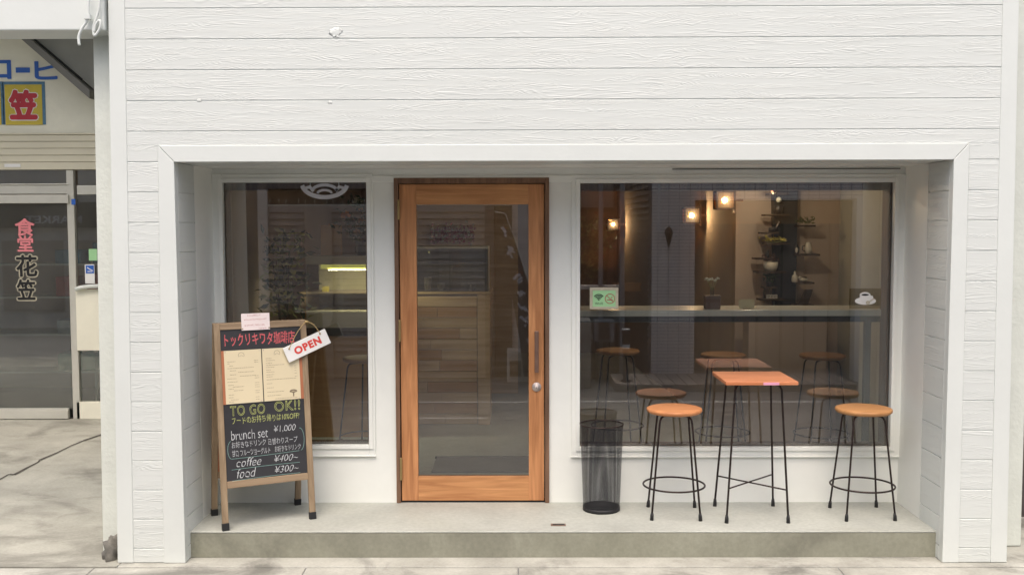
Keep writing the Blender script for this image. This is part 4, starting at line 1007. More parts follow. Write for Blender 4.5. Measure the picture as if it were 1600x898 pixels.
ribbon(ns, [(22.6*u, 10.6*u), (31*u, 10.6*u)], 1.3*u, Og, U1, V1, .0006); ribbon(ns, [(30*u, 12.6*u), (29*u, 14.4*u), (31*u, 16*u)], .8*u, Og, U1, V1, .0006)
ns.build('no_smoking_mark', M['ink_red'], t)
t = thing('cup_sign', 'clear plate with a white coffee cup and saucer shape in the window', 'sign', tuple(atY(1352, 483, .03)))
q = rect(1327, 450.5, 1376, 482, .03); MB().box(q[0], q[1], .0245, .0300, q[2], q[3]).build('plate', M['acrylic'], t)
cp = rect(1336, 456, 1369, 476, .02); w_, h_ = cp[1]-cp[0], cp[3]-cp[2]
def cpt(a, b): return (cp[0]+a*w_, cp[2]+b*h_)
MB().prism([cpt(.5+.5*math.cos(rad(a))*(1 if abs(math.cos(rad(a))) < 2 else 1), .30+(.30 if a <= 180 else .30)*math.sin(rad(a))) for a in range(0, 360, 12)], .0215, .0243).build('saucer', M['sign_white'], t)
MB().prism([cpt(.22, .45)]+[cpt(.30+.1*i, .26+.02*abs(i-2)) for i in range(5)]+[cpt(.74, .45), cpt(.72, .85), cpt(.60, .97), cpt(.47, 1.0), cpt(.34, .97), cpt(.22, .85)], .0185, .0214).prism([cpt(.70, .72), cpt(.84, .70), cpt(.86, .50), cpt(.70, .46)], .0190, .0213).build('cup', M['sign_white'], t)
MB().prism([cpt(.47+.17*math.cos(rad(a)), .78+.075*math.sin(rad(a))) for a in range(0, 360, 20)], .0165, .0184).build('coffee', M['black'], t)
sp_ = MB(); MB_o = Vector((cp[0], .0150, cp[2])); ribbon(sp_, [(.62*w_, .20*h_), (.88*w_, .48*h_)], .006, MB_o, U1, V1); ribbon(sp_, arc(.60*w_, .17*h_, .008, 0, 360, 10), .010, MB_o, U1, V1); sp_.build('spoon', M['sign_frame'], t)
# round emblem hanging in the narrow window, lower half showing under the window head
t = thing('round_emblem', 'half-round white cut-out emblem hanging at the top of the narrow window', 'emblem', tuple(atY(507, 300, .022)))
e_ = MB(); a0 = atY(507, 291, .022); k = 1/247.
ribbon(e_, [(35*k*math.sin(rad(a)), 4*k-21*k*math.cos(rad(a)) ) for a in range(-78, 79, 6)], 6.5*k, a0, U1, V1)
ribbon(e_, [(20*k*math.cos(rad(a)), -9*k+11*k*math.sin(rad(a))) for a in range(15, 166, 10)], 4.6*k, a0, U1, V1)
ribbon(e_, [(11*k*math.cos(rad(a)), -11*k+5*k*math.sin(rad(a))) for a in range(10, 171, 16)], 3.6*k, a0, U1, V1)
for s_ in (-1, 1): ribbon(e_, [(s_*30*k, -3*k), (s_*23*k, -1*k), (s_*18*k, -7*k)], 4.5*k, a0, U1, V1)
eo = e_.build('emblem_shape', M['emblem_gray'], t); md = eo.modifiers.new('thick', 'SOLIDIFY'); md.thickness = .003; md.offset = -1
MB().tube([(a0.x-.09, .022, a0.z-.01), (a0.x-.09, .022, WL[3]-.005)], .0015, 5).tube([(a0.x+.09, .022, a0.z-.01), (a0.x+.09, .022, WL[3]-.005)], .0015, 5).build('hanging_cord', M['sign_white'], t)

# ================================================================== INSIDE THE CAFE
# bar counter along the window
by0, by1 = .14, .52
ctop = atY(1150, 484.5, by0).z; cb0 = atY(1150, 494, by0).z
x0 = WR[0]-.12; x1 = RW-.03
bc = thing('bar_counter', 'long pale marble bar counter running behind the wide window', 'counter', ((x0+x1)/2, (by0+by1)/2, ZS))
MB().box(x0, x1, by0, by1, cb0, ctop).build('countertop', M['marble'], bc, bevel=.003)
ap = atY(1150, 503, by0+.05).z; MB().box(x0+.05, x1-.02, by0+.05, by0+.08, ap, cb0-.001).build('apron', M['steel_dark'], bc)
l0, l1 = atY(1352, 600, by0+.06).x, atY(1361, 600, by0+.06).x
MB().box(l0, l1, by0+.081, by0+.12, ZS, cb0-.001).build('leg', M['steel_dark'], bc); MB().box(x0+.06, x0+.095, by0+.081, by0+.12, ZS, cb0-.001).build('leg', M['steel_dark'], bc)
# stools at the bar (taller kin of the ones outside)
GB = 'bar stools inside the cafe'
def stool_at(px, py, Y): p = atY(px, py, Y); return p
p = stool_at(1285, 553, .95); HI = p.z-ZS
b0 = make_stool('bar_stool', 'tall brown-topped stool behind the wide window, nearest the counter leg', GB, (p.x, p.y, ZS), rad(8), HI, .165, .22, .25, 'seat_brown')
for (px, py, Y, lab) in ((1130, 553, 1.0, 'tall tan-topped stool inside, behind the small square table'), (965, 551, 1.25, 'tall tan-topped stool inside, above the wire bin and under the green card'), (572, 577, .85, 'tall pale-topped stool inside the narrow window, beside its right edge')):
    p = stool_at(px, py, Y); dup(b0, (p.x, p.y, ZS), rad(random.uniform(-30, 30)), lab)
# things on the counter
p = atY(1112.5, 484, by0+.12)
t = thing('brown_box', 'dusky brown square box on the marble counter, holding up the vase', 'box', (p.x, p.y, ctop))
zz = atY(1112, 462, by0+.12).z; MB().box(p.x-.048, p.x+.048, p.y-.04, p.y+.04, ctop+.0, zz).build('carton', M['box_brown'], t, bevel=.002); MB().box(p.x-.049, p.x+.049, p.y-.041, p.y+.041, zz-.02, zz+.002).build('lid', M['box_brown'], t)
t = thing('flower_vase', 'thin glass vase of small white flowers on the brown box', 'vase', (p.x, p.y, zz+.002))
vt = atY(1113, 449, p.y).z
MB().lathe([(.012, zz+.002), (.014, zz+.02), (.011, vt-.01), (.013, vt)], (p.x, p.y, 0), 14).build('glass', M['acrylic'], t)
for i, (px, py) in enumerate(((1104, 436), (1111, 436), (1116, 438), (1122, 434), (1107, 437))):
    fl = atY(px, py, p.y+random.uniform(-.02, .02)); MB().tube([(p.x, p.y, zz+.03), (p.x+(fl.x-p.x)*.3, p.y, vt), tuple(fl)], .0014, 5).build('stem', M['leaf_pale'], t)
    f_ = MB()
    for k in range(5): f_.blob((fl.x+random.uniform(-.011, .011), fl.y+random.uniform(-.01, .01), fl.z+random.uniform(-.004, .006)), .0065, k, 6, 4, .3)
    f_.build('blossom', M['petal_white'], t)
p = atY(1166, 482, by0+.10); q = rect(1154.5, 467.5, 1178.5, 481.5, p.y)
t = thing('blank_card', 'blank cream card on a small wooden stand on the counter', 'card', (p.x, p.y, ctop))
MB().box(q[0], q[1], p.y-.002, p.y+.002, ctop+.004, q[3]).build('card', M['paper_cream'], t); MB().box(p.x-.02, p.x+.02, p.y-.015, p.y+.015, ctop, ctop+.008).build('stand', M['counter_wood'], t)
# wall lanterns
def lantern(px, py, Y, sc, lab, side):
    p = atY(px, py, Y); s = sc/2
    t = thing('wall_lantern', lab, 'lamp', (p.x, p.y, p.z), 'lit glass cube lanterns inside the cafe')
    f = MB(); e = s; w = .007
    for a in (-e, e):
        for b_ in (-e, e): f.box(a-w, a+w, b_-w, b_+w, -e-w, e+w); f.box(-e+w, e-w, a-w, a+w, b_-w, b_+w); f.box(a-w, a+w, -e+w, e-w, b_-w, b_+w)
    f.build('frame', M['dark_iron'], t, local=True)
    gb = MB(); gt = .0015; i_ = e-w
    gb.box(-i_, i_, -e-gt, -e+gt, -i_, i_).box(-e-gt, -e+gt, -i_, i_, -i_, i_).box(e-gt, e+gt, -i_, i_, -i_, i_).build('glass', M['lantern_glass'], t, local=True)
    bl = MB().blob((0, 0, 0), (s*.30, s*.30, s*.36), 0, 12, 8, .1)
    for k in range(9):
        an = random.uniform(0, 6.28); el_ = random.uniform(-1, 1); d = Vector((math.cos(an)*math.cos(el_), math.sin(an)*math.cos(el_), math.sin(el_))); bl.tube([(0, 0, 0), tuple(d*s*.55)], [s*.14, s*.02], 5)
    bl.build('bulb', M['bulb'], t, local=True)
    MB().box(e+w, e+w+.075, -.008, .008, -.01, .01).box(e+w+.0, e+w+.012, -.03, .03, -e-.03, e+.03).build('wall_bracket', M['bronze'], t, local=True)
    L = bpy.data.lights.new('lamp_glow', 'POINT'); L.energy = 2.1*(sc/.14)**2; L.color = (1, .68, .36); L.shadow_soft_size = .03
    lo = bpy.data.objects.new('lamp_glow', L); COL.objects.link(lo); lo.parent = t; lo.location = (0, -e*1.6, 0)
    return t
lantern(1131.5, 313, 1.72, .135, 'nearest and highest lit cube lantern, at the wall corner', 1)
lantern(1080, 336.5, 2.9, .135, 'middle lit cube lantern on the inner wall', 1)
lantern(957.5, 350.5, 7.0, .14, 'farthest and lowest lit cube lantern, above the green card', 1)
p = atY(1207, 296, 1.6)
t = thing('pendant_lamp', 'small warm spot lamp half hidden by the window head', 'lamp', tuple(p))
MB().lathe([(.012, .05), (.03, .03), (.04, -.01), (.036, -.012)], n=16, cap=False).build('shade', M['bronze'], t, local=True).rotation_euler = (0, rad(60), 0)
PLg = bpy.data.lights.new('lamp_glow', 'POINT'); PLg.energy = 1.2; PLg.color = (1, .82, .60); PLg.shadow_soft_size = .015; plo = bpy.data.objects.new('lamp_glow', PLg); COL.objects.link(plo); plo.parent = t; plo.location = (.012, 0, -.03)
MB().blob((.012, 0, .0), .014, 0, 8, 6, 0).blob((.010, 0, .03), .010, 0, 8, 6, 0).build('bulb', M['bulb'], t, local=True); MB().tube([(0, 0, .04), (0, 0, 2.62-p.z)], .004, 6).build('cord', M['black'], t, local=True)
fill_lamp = dup(t, (p.x-.25, p.y-.75, p.z+.14), 0, 'added fill lamp brightening the room above the marble counter, mostly hidden by the window head')  # added copy of the spot lamp, mostly out of sight, to brighten the room
for k_ in kids(fill_lamp):
    if k_.type == 'LIGHT': k_.data = k_.data.copy(); k_.data.energy = 15.0
    if k_.name.startswith('cord'): k_.scale.z = (2.62-fill_lamp.location.z)/(2.62-p.z)
# the shelf tree: a dark trunk board with small shelves on both sides
YT = 1.80
q = rect(1206, 284, 1246, 484, YT)
sh_ = thing('shelf_tree', 'dark tree-like shelf stand with small staggered boards, right of the lanterns', 'shelf', ((q[0]+q[1])/2, YT, ZS))
xa, xb = q[0], q[1]
MB().hexa([(atY(1216, 484, YT).x, YT, ZS), (atY(1242, 484, YT).x, YT, ZS), (atY(1242, 484, YT).x, YT+.09, ZS), (atY(1216, 484, YT).x, YT+.09, ZS)], [(xa, YT, 2.60), (xb, YT, 2.60), (xb, YT+.09, 2.60), (xa, YT+.09, 2.60)]).build('trunk', M['steel_dark'], sh_)
shelves = [(1201, 1232, 302), (1194, 1232, 335), (1189, 1216, 363), (1195, 1233, 380), (1179, 1203, 403), (1181, 1227, 424), (1193, 1213, 448), (1186, 1226, 467), (1245, 1273, 352), (1243, 1280, 397), (1241, 1271, 441), (1240, 1270, 475.5), (1236, 1266, 530), (1244, 1278, 543)]
SH = []
for (a, b, y_) in shelves:
    pa, pb = atY(a, y_, YT-.08), atY(b, y_, YT-.08); MB().box(pa.x, pb.x, YT-.11, YT+.02, pa.z-.013, pa.z+.002).build('shelf', M['shelf_wood'], sh_, bevel=.002); SH.append((pa.x, pb.x, pa.z+.002))
def on_shelf(i, f): a, b, z = SH[i]; return Vector((a+(b-a)*f, YT-.06, z))
def item(name, lab, cat, i, f): p = on_shelf(i, f); return thing(name, lab, cat, tuple(p))
t = item('potted_plant', 'white flower on a dark pot, second shelf down on the left', 'plant', 1, .62)
MB().lathe([(.028, 0), (.038, .07), (.034, .07)], n=16).build('pot', M['ceramic_dark'], t, local=True); MB().blob((0, 0, .115), .022, 1, 8, 6, .4).build('blossom', M['petal_white'], t, local=True); MB().tube([(0, 0, .06), (0, 0, .11)], .003, 5).build('stem', M['leaf_green'], t, local=True)
t = item('watering_can', 'small dark can with a thin spout on the third left shelf', 'can', 2, .72)
MB().lathe([(.035, 0), (.033, .035), (.015, .04)], n=16).build('body', M['ceramic_dark'], t, local=True); MB().tube([(.02, 0, .02), (.05, 0, .085)], .006, 6).build('spout', M['silver'], t, local=True)
t = item('dried_flowers', 'bunch of pale yellow dried flowers lying on the fourth left shelf', 'flowers', 3, .45)
f_ = MB()
for k in range(60): c = Vector((random.gauss(0, .05), random.gauss(0, .02), .012+abs(random.gauss(0, .014)))); f_.leaf(c, (random.uniform(-1, 1), random.uniform(-1, 1), random.uniform(0, 1)), .035, .018)
f_.build('petals', M['petal_yellow'], t, local=True)
MB().tube([(-.06, 0, .006), (.08, 0, .01)], .004, 5).tube([(-.05, .012, .005), (.085, .012, .008)], .003, 5).build('stems', M['leaf_pale'], t, local=True)
t = item('planter', 'white bowl planter with dark red foliage on the widest left shelf', 'plant', 5, .52)
MB().lathe([(.042, 0), (.055, .03), (.058, .072), (.052, .072)], n=24).build('bowl', M['ceramic'], t, local=True)
f_ = MB()
for k in range(70): c = Vector((random.gauss(0, .03), random.gauss(0, .02), .08+abs(random.gauss(0, .02)))); f_.leaf(c, (random.uniform(-1, 1), random.uniform(-1, 1), random.uniform(0, 1)), .03, .02)
f_.build('foliage', M['box_brown'], t, local=True)
t = item('dark_figurine', 'small dark rounded figurine on the highest-reaching short left shelf', 'figurine', 4, .85)
MB().lathe([(.016, 0), (.02, .02), (.012, .035), (.015, .048), (.0, .06)], n=14, cap=False).build('figure', M['ceramic_dark'], t, local=True)
t = item('letter_block', 'pale block with small dark letters on the lowest left shelf', 'ornament', 7, .52)
MB().box(-.042, .042, -.012, .012, 0, .032).build('block', M['ceramic'], t, local=True); mb = MB()
for dx in (-.026, 0, .026): ribbon(mb, arc(dx, .016, .008, 0, 300, 8), .003, (0, -.0125, 0), (1, 0, 0), (0, 0, 1))
mb.build('letter_marks', M['black'], t, local=True)
t = item('glass_jar', 'bluish jar standing behind the letter block on the lowest left shelf', 'jar', 7, .40)
MB().lathe([(.03, 0), (.033, .05), (.024, .075), (.026, .085)], (-.0, .05, .0), 16).build('jar', M['acrylic'], t, local=True)
t = item('dangling_planter', 'dark hanging plant below the white bowl planter', 'plant', 6, .5)
f_ = MB()
for k in range(70): c = Vector((random.gauss(0, .022), random.gauss(0, .015), .02+random.uniform(0, .09))); f_.leaf(c, (random.uniform(-1, 1), random.uniform(-1, 1), random.uniform(-.4, 1)), .035, .016)
f_.build('foliage', M['leaf_green'], t, local=True); MB().lathe([(.022, 0), (.027, .04), (.024, .04)], n=14).build('pot', M['ceramic_dark'], t, local=True)
t = item('bird_figurine', 'black and white upright bird figurine on the upper right shelf', 'figurine', 9, .08)
MB().lathe([(.014, 0), (.021, .02), (.019, .05), (.012, .06), (.013, .07), (.0, .082)], n=14, cap=False).build('body', M['ceramic_dark'], t, local=True); MB().blob((-.004, -.014, .03), (.012, .008, .024), 0, 10, 6, 0).build('belly', M['ceramic'], t, local=True)
t = item('white_jug', 'white jug with a dark handle on the upper right shelf', 'jug', 9, .56)
MB().lathe([(.026, 0), (.028, .04), (.022, .075), (.018, .088), (.02, .092)], n=16).build('body', M['ceramic'], t, local=True); MB().tube([(-.025, 0, .065), (-.045, 0, .06), (-.046, 0, .03), (-.026, 0, .02)], .005, 6).build('handle', M['ceramic_dark'], t, local=True)
t = item('white_bottle', 'white pointed bottle figure at the trunk end of the middle right shelf', 'bottle', 10, .06)
MB().lathe([(.022, 0), (.026, .02), (.022, .05), (.008, .06), (.010, .075), (.0, .092)], n=16, cap=False).build('body', M['ceramic'], t, local=True)
t = item('white_animal', 'white lying animal figurine with a dark back on the middle right shelf', 'figurine', 10, .52)
MB().blob((0, 0, .018), (.036, .016, .017), 2, 12, 6, .2).blob((-.03, 0, .034), (.014, .012, .013), 3, 8, 6, .1).build('body', M['ceramic'], t, local=True); MB().blob((.008, 0, .036), (.022, .012, .008), 1, 8, 5, .1).build('saddle', M['ceramic_dark'], t, local=True)
t = item('leaf_spray', 'dark leafy spray on the topmost right shelf', 'plant', 8, .42)
f_ = MB()
for k in range(40): c = Vector((random.gauss(0, .035), random.gauss(0, .015), .01+abs(random.gauss(0, .02)))); f_.leaf(c, (random.uniform(-1, 1), 0, random.uniform(0, 1)), .04, .014)
f_.build('foliage', M['leaf_green'], t, local=True)
t = thing('leaning_board', 'dark slanted board leaning beside the shelf tree on the counter side', 'board', tuple(atY(1255, 484, YT-.2)))
a, b = atY(1249, 484, YT-.2), atY(1264, 452, YT-.2); MB().hexa([(a.x-.03, YT-.21, a.z), (a.x+.05, YT-.21, a.z), (a.x+.05, YT-.19, a.z), (a.x-.03, YT-.19, a.z)], [(b.x-.03, YT-.21, b.z), (b.x+.03, YT-.21, b.z), (b.x+.03, YT-.19, b.z), (b.x-.03, YT-.19, b.z)]).build('panel', M['shelf_wood'], t)
# cabinet low wall under the shelf tree supports the leaning board
t = thing('low_cabinet', 'dark low cabinet behind the counter under the shelf tree', 'cabinet', (a.x, YT-.2, ZS)); MB().box(cx+.02, a.x+.18, YT-.32, YT-.115, ZS, a.z-.001).build('body', M['inner_brown'], t)
MB().box(cx+.0, a.x+.2, YT-.34, YT-.115, a.z-.0009, a.z).build('top', M['shelf_wood'], t)
# service counter of horizontal planks seen through the door and the narrow window
YC = 2.55
k0 = atY(470, 455, YC).x; k1 = atY(765, 455, YC).x; zc = atY(700, 455.5, YC).z
sc = thing('service_counter', 'long wooden service counter clad in horizontal planks', 'counter', ((k0+k1)/2, YC, ZS))
pk_ = MB(); z = ZS+.004; i = 0; rnd = random.Random(4); H_ = zc-ZS
segs = []
while z < zc-.002:
    hh = .095; x = k0; zt = min(zc-.02, z+hh-.004); 
    if zt-z < .02: break
    while x < k1-.12:
        wd = min(rnd.uniform(.5, 1.3), k1-.11-x); segs.append((x, x+wd-.003, z, zt)); x += wd
    z += hh
for (m_, nm) in (('counter_wood', 0), ('counter_wood_orange', 1)):
    mb = MB()
    for j, s_ in enumerate(segs):
        if (j*7 % 5 in (0, 3)) == bool(nm): mb.box(s_[0], s_[1], YC, YC+.02, s_[2], s_[3])
    mb.build('front_planks', M[m_], sc)
MB().box(k1-.108, k1, YC-.012, YC+.6, ZS, zc-.02).build('end_post', M['counter_wood'], sc, bevel=.003); MB().box(k0, k1-.109, YC+.021, YC+.6, ZS, zc-.02).build('carcass', M['inner_dark'], sc); MB().box(k0-.01, k1+.01, YC-.03, YC+.62, zc-.0195, zc).build('countertop', M['counter_wood'], sc, bevel=.003)
# glass guard on the counter behind the door
a, b = atY(640, 385, YC+.02), atY(765, 455, YC+.02)
gg = thing('glass_showcase', 'glass showcase with pale panels on the counter, seen through the door', 'showcase', (a.x+.3, YC+.1, zc))
z1_ = a.z; x0, x1 = a.x-.35, k1-.01
MB().box(x0, x1, YC+.01, YC+.016, zc, z1_-.02).build('pane', M['acrylic'], gg); MB().box(x0, x1, YC, YC+.4, z1_-.02, z1_).build('top', M['case_metal'], gg); MB().box(x1-.02, x1, YC+.02, YC+.4, zc, z1_-.021).build('side', M['case_metal'], gg); MB().box(x0, x1-.03, YC+.02, YC+.38, (zc+z1_)/2+.05, (zc+z1_)/2+.06).build('shelf', M['acrylic'], gg)
MB().box(x0, x1-.03, YC+.38, YC+.4, zc, z1_-.021).build('back_panel', M['inner_gray'], gg)
for j, (px, py, lab) in enumerate(((668, 428, 'small white cup at the left of the glass showcase'), (738, 426, 'white cup near the right end of the glass showcase'), (689, 447, 'low pale bowl on the floor of the glass showcase'))):
    p = atY(px, py, YC+.15); zb = zc+.0 if j == 2 else (zc+z1_)/2+.06; zb = zc
    c_ = thing('cup', lab, 'cup', (p.x, YC+.15, zb)); MB().lathe([(.02, 0), (.032, .03), (.034, .065+.05*(j == 0)), (.03, .065+.05*(j == 0))], n=16).build('body', M['ceramic'], c_, local=True)
# refrigerated case with its yellow tube, seen in the narrow window
YK = 2.0
q = rect(478, 400, 600, 512, YK); kc = thing('cake_case', 'pale refrigerated case with a glowing yellow tube behind the narrow window', 'showcase', (q[0]+.4, YK, ZS))
xk0, xk1 = q[0], atY(618, 400, YK).x; zk = lambda y_: atY(520, y_, YK).z
MB().box(xk0, xk1, YK, YK+.5, zk(413), zk(400)).build('head', M['case_metal'], kc, bevel=.004); MB().box(atY(500, 413, YK).x, xk1-.02, YK+.03, YK+.07, zk(420), zk(414)).build('tube', M['tube_light'], kc)
TLg = bpy.data.lights.new('tube_glow', 'AREA'); TLg.energy = 4; TLg.color = (1, .93, .62); TLg.shape = 'RECTANGLE'; TLg.size = .5; TLg.size_y = .05
tlo = bpy.data.objects.new('tube_glow', TLg); COL.objects.link(tlo); tlo.parent = kc; tlo.location = ((atY(500, 413, YK).x+xk1)/2-kc.location.x, .0, zk(421)-ZS); tlo.rotation_euler = (rad(20), 0, 0)
MB().box(xk0+.004, xk1, YK+.002, YK+.008, zk(486), zk(413.2)).build('pane', M['acrylic'], kc); MB().tube([(xk0+.006, YK, zk(413.5)), (xk0+.006, YK, zk(486))], .004, 6).build('edge_strip', M['silver'], kc)
MB().box(xk0, xk1, YK, YK+.5, zk(512), zk(486.2)).build('base', M['case_metal'], kc, bevel=.003); MB().box(xk0-.01, xk1, YK+.01, YK+.5, zk(525), zk(512.3)).build('vent', M['black'], kc)
MB().box(xk0+.01, xk1, YK+.02, YK+.5, ZS, zk(525.3)).build('stand', M['counter_wood_orange'], kc)
MB().box(xk0+.02, xk1-.02, YK+.1, YK+.45, zk(460), zk(458)).build('shelf', M['silver'], kc); MB().box(xk0+.02, xk1, YK+.46, YK+.49, zk(486), zk(413.3)).build('back_panel', M['inner_gray'], kc)
p = atY(509, 458, YK+.2); t = thing('price_card', 'small yellow card on the shelf inside the pale case', 'card', (p.x, YK+.2, zk(458))); MB().box(-.028, .028, 0, .004, 0, .045).build('card', M['petal_yellow'], t, local=True)
# things on the case
p = atY(517, 398, YK+.2); t = thing('kraft_box', 'upright kraft paper box standing on the pale refrigerated case', 'box', (p.x, YK+.2, zk(400)))
hb2 = atY(517, 352, YK+.2).z-zk(400)
MB().box(-.085, .085, 0, .07, 0, hb2).build('box_body', M['kraft'], t, bevel=.002, local=True); MB().box(-.02, .025, .02, .04, hb2, hb2+.012).build('clip', M['petal_orange'], t, local=True)
p = atY(566, 398, YK+.15); t = thing('flower_bouquet', 'big bouquet of orange and cream blooms on the pale case', 'flowers', (p.x, YK+.15, zk(400)))
MB().lathe([(.045, 0), (.06, .03), (.05, .1), (.055, .12)], n=18).build('vase', M['ceramic_dark'], t, local=True)
rnd = random.Random(12)
for k in range(16):
    c = Vector((rnd.uniform(-.13, .14), rnd.uniform(-.06, .06), .14+rnd.uniform(0, .38))); f_ = MB(); R0 = rnd.uniform(.03, .05)
    for j in range(26):
        th = rnd.uniform(0, 6.28); ph = rnd.uniform(-.2, 1.5); d = Vector((math.cos(th)*math.cos(ph), -abs(math.sin(th)*math.cos(ph)), math.sin(ph))); f_.leaf(c+d*R0*.2, d, R0, R0*.8)
    f_.build('blossom', M[['petal_orange', 'petal_white', 'petal_orange'][k % 3]], t, local=True)
f_ = MB()
for k in range(160): c = Vector((rnd.gauss(0, .09), rnd.gauss(0, .05), .10+rnd.uniform(0, .38))); f_.leaf(c, (rnd.uniform(-1, 1), rnd.uniform(-1, 1), rnd.uniform(-.2, 1)), .07, .03)
f_.build('foliage', M['leaf_green'], t, local=True)
# leafy potted plant beside the case
p = atY(447, 500, 1.7); t = thing('potted_plant', 'tall pale-leaved potted plant left of the refrigerated case', 'plant', (p.x, 1.7, ZS))
zt = atY(447, 355, 1.7).z-ZS
MB().lathe([(.10, 0), (.14, .28), (.13, .28)], n=24).build('pot', M['ceramic_dark'], t, local=True)
for s_ in range(4): MB().tube([(0, 0, .2), (random.uniform(-.05, .05), 0, .8), (random.uniform(-.1, .1), random.uniform(-.05, .05), zt*.85)], [.012, .009, .004], 6).build('stem', M['bark'], t, local=True)
f_ = MB(); g_ = MB(); rnd = random.Random(2)
for k in range(330):
    c = Vector((rnd.gauss(0, .085), rnd.gauss(0, .08), zt*(.60+.38*rnd.random()))); (f_ if rnd.random() < .5 else g_).leaf(c, (rnd.uniform(-1, 1), rnd.uniform(-1, 1), rnd.uniform(-.6, .8)), rnd.uniform(.06, .11), rnd.uniform(.025, .045))
f_.build('foliage', M['leaf_pale'], t, local=True); g_.build('foliage', M['leaf_green'], t, local=True)
# flower garland hung above the counter
a, b = atY(674, 366, 4.2), atY(740, 366, 4.2); t = thing('flower_garland', 'dark red floral garland hung on the wall above the counter', 'garland', (a.x+.3, 4.2, a.z)); rnd = random.Random(9)
f_ = MB(); g_ = MB()
for k in range(260): c = Vector((a.x+(b.x-a.x)*rnd.random(), 4.18+rnd.uniform(-.02, .02), a.z+rnd.gauss(0, .045))); (g_ if k % 5 == 0 else f_).leaf(c, (rnd.uniform(-1, 1), -1, rnd.uniform(-1, 1)), .05, .035)
f_.build('leaves', M['petal_pink'], t); g_.build('blossoms', M['petal_white'], t)
MB().box(a.x-.5, k1+.25, 4.22, 4.3, ZS, 2.62).build('partition', M['counter_wood'], thing('wood_partition', 'wood-faced partition behind the service counter', 'partition', (a.x, 4.25, ZS)))
# door mat inside
t = thing('door_mat', 'grey-green mat on the floor just inside the door', 'mat', (-.3, .6, ZS)); a, b = atZ(676, 731, ZS+.01), atZ(850, 731, ZS+.01)
MB().box(a.x, b.x, a.y-.10, a.y+.35, ZS, ZS+.012).build('pad', M['gray_beam'], t, bevel=.003); MB().box(a.x-.01, b.x+.01, a.y+.3505, a.y+.37, ZS, ZS+.014).build('border', M['rubber'], t)
#--PART4
# ================================================================== ACROSS THE STREET (what the glass mirrors)
DO = 8.0                                       # distance from the glass to the facades opposite
YO = GY-DO
def mr(px0, py0, px1, py1, d):                 # mirrored pixel rectangle -> world x0, x1, z0, z1
    ym = (py0+py1)/2; xm = (px0+px1)/2
    return mir(px0, ym, d).x, mir(px1, ym, d).x, mir(xm, py1, d).z, mir(xm, py0, d).z
def mbox(mb, px0, py0, px1, py1, d, th): 
    q = mr(px0, py0, px1, py1, d); return mb.box(q[0], q[1], GY-d-th, GY-d, q[2], q[3])
# --- shuttered shop opposite the door
oa = thing('shuttered_shop', 'brown shop across the street with a slatted roller shutter and pale head beam', 'building', (mir(600, 400, DO).x, YO, GL))
xa0, xa1 = mir(150, 400, DO).x, mir(772, 400, DO).x; HO = 3.9
s_ = MB(); q = mr(413, 322, 758, 600, DO); z = GL+.02
while z < q[3]-.05:
    s_.hexa([(q[0], YO-.05, z), (q[1], YO-.05, z), (q[1], YO-.015, z), (q[0], YO-.015, z)], [(q[0], YO-.05, z+.088), (q[1], YO-.05, z+.088), (q[1], YO-.04, z+.088), (q[0], YO-.04, z+.088)]); z += .094
s_.build('shutter', M['shutter_brown'], oa)
MB().box(q[0], q[1], YO-.09, YO-.06, GL, q[3]).build('shutter_backing', M['dark_gap'], oa)
MB().box(xa0, q[0], YO-.3, YO, GL, HO).box(q[1], xa1, YO-.3, YO, GL, HO).box(q[0], q[1], YO-.3, YO, q[3]+.25, HO).build('wall', M['shutter_dark'], oa)
mbox(MB(), 405, 296, 420, 640, DO-.05, .06).build('post', M['facade_gray'], oa, bevel=.004)
wl = MB(); mbox(wl, 410, 319, 800, 321.5, DO-.4, .02)
for i in range(26):
    a = mir(418+i*15+random.uniform(-3, 3), 318, DO-.4); wl.tube([tuple(a), (a.x+random.uniform(-.015, .015), a.y, a.z+random.uniform(.03, .07))], .007, 5)
wl.build('awning_rail', M['aluminium'], oa)
mbox(MB(), 478, 322, 520, 640, DO-.03, .02).build('shutter_post', M['shutter_brown'], oa)
MB().box(xa0, xa1, YO-6, YO-.3, GL, HO).build('body', M['facade_dark'], oa); MB().box(xa0-.1, xa1+.05, YO-6.1, YO+.3, HO, HO+.15).build('roof', M['facade_gray'], oa)
mt_ = MB()        # fascia lettering mirrored in the neighbour's glass
YG = YN-.02
def mirN(px, py): p = atY(px, py, YG+(YG-YO)); p.y = YO+.06; return p
a, b = mirN(42, 349), mirN(128, 337)
put_text(mt_, 'MARKET', (max(a.x, b.x), YO+.07, min(a.z, b.z)), (-1, 0, 0), (0, 0, 1), abs(b.x-a.x), abs(b.z-a.z), offset=.02)
fas = MB().box(-14.5, xa0-.02, YO-.1, YO+.055, mirN(60, 356).z, mirN(60, 316).z)
mk = thing('market_shop', 'grey shop farther along the street with a mirrored-looking market fascia', 'building', (-9, YO, GL))
fas.build('fascia', M['facade_dark'], mk); mt_.build('fascia_lettering', M['flag_white'], mk)
MB().box(-16, xa0-.02, YO-6, YO-.1, GL, 3.8).build('body', M['facade_gray'], mk); 
w_ = MB()
for i in range(5): w_.box(-15.5+i*1.5, -14.2+i*1.5, YO-.1, YO-.06, .1, 1.6)
w_.build('shop_window', M['inner_dark'], mk); MB().box(-16.1, xa0, YO-6.1, YO+.2, 3.8, 3.92).build('roof', M['facade_gray'], mk)
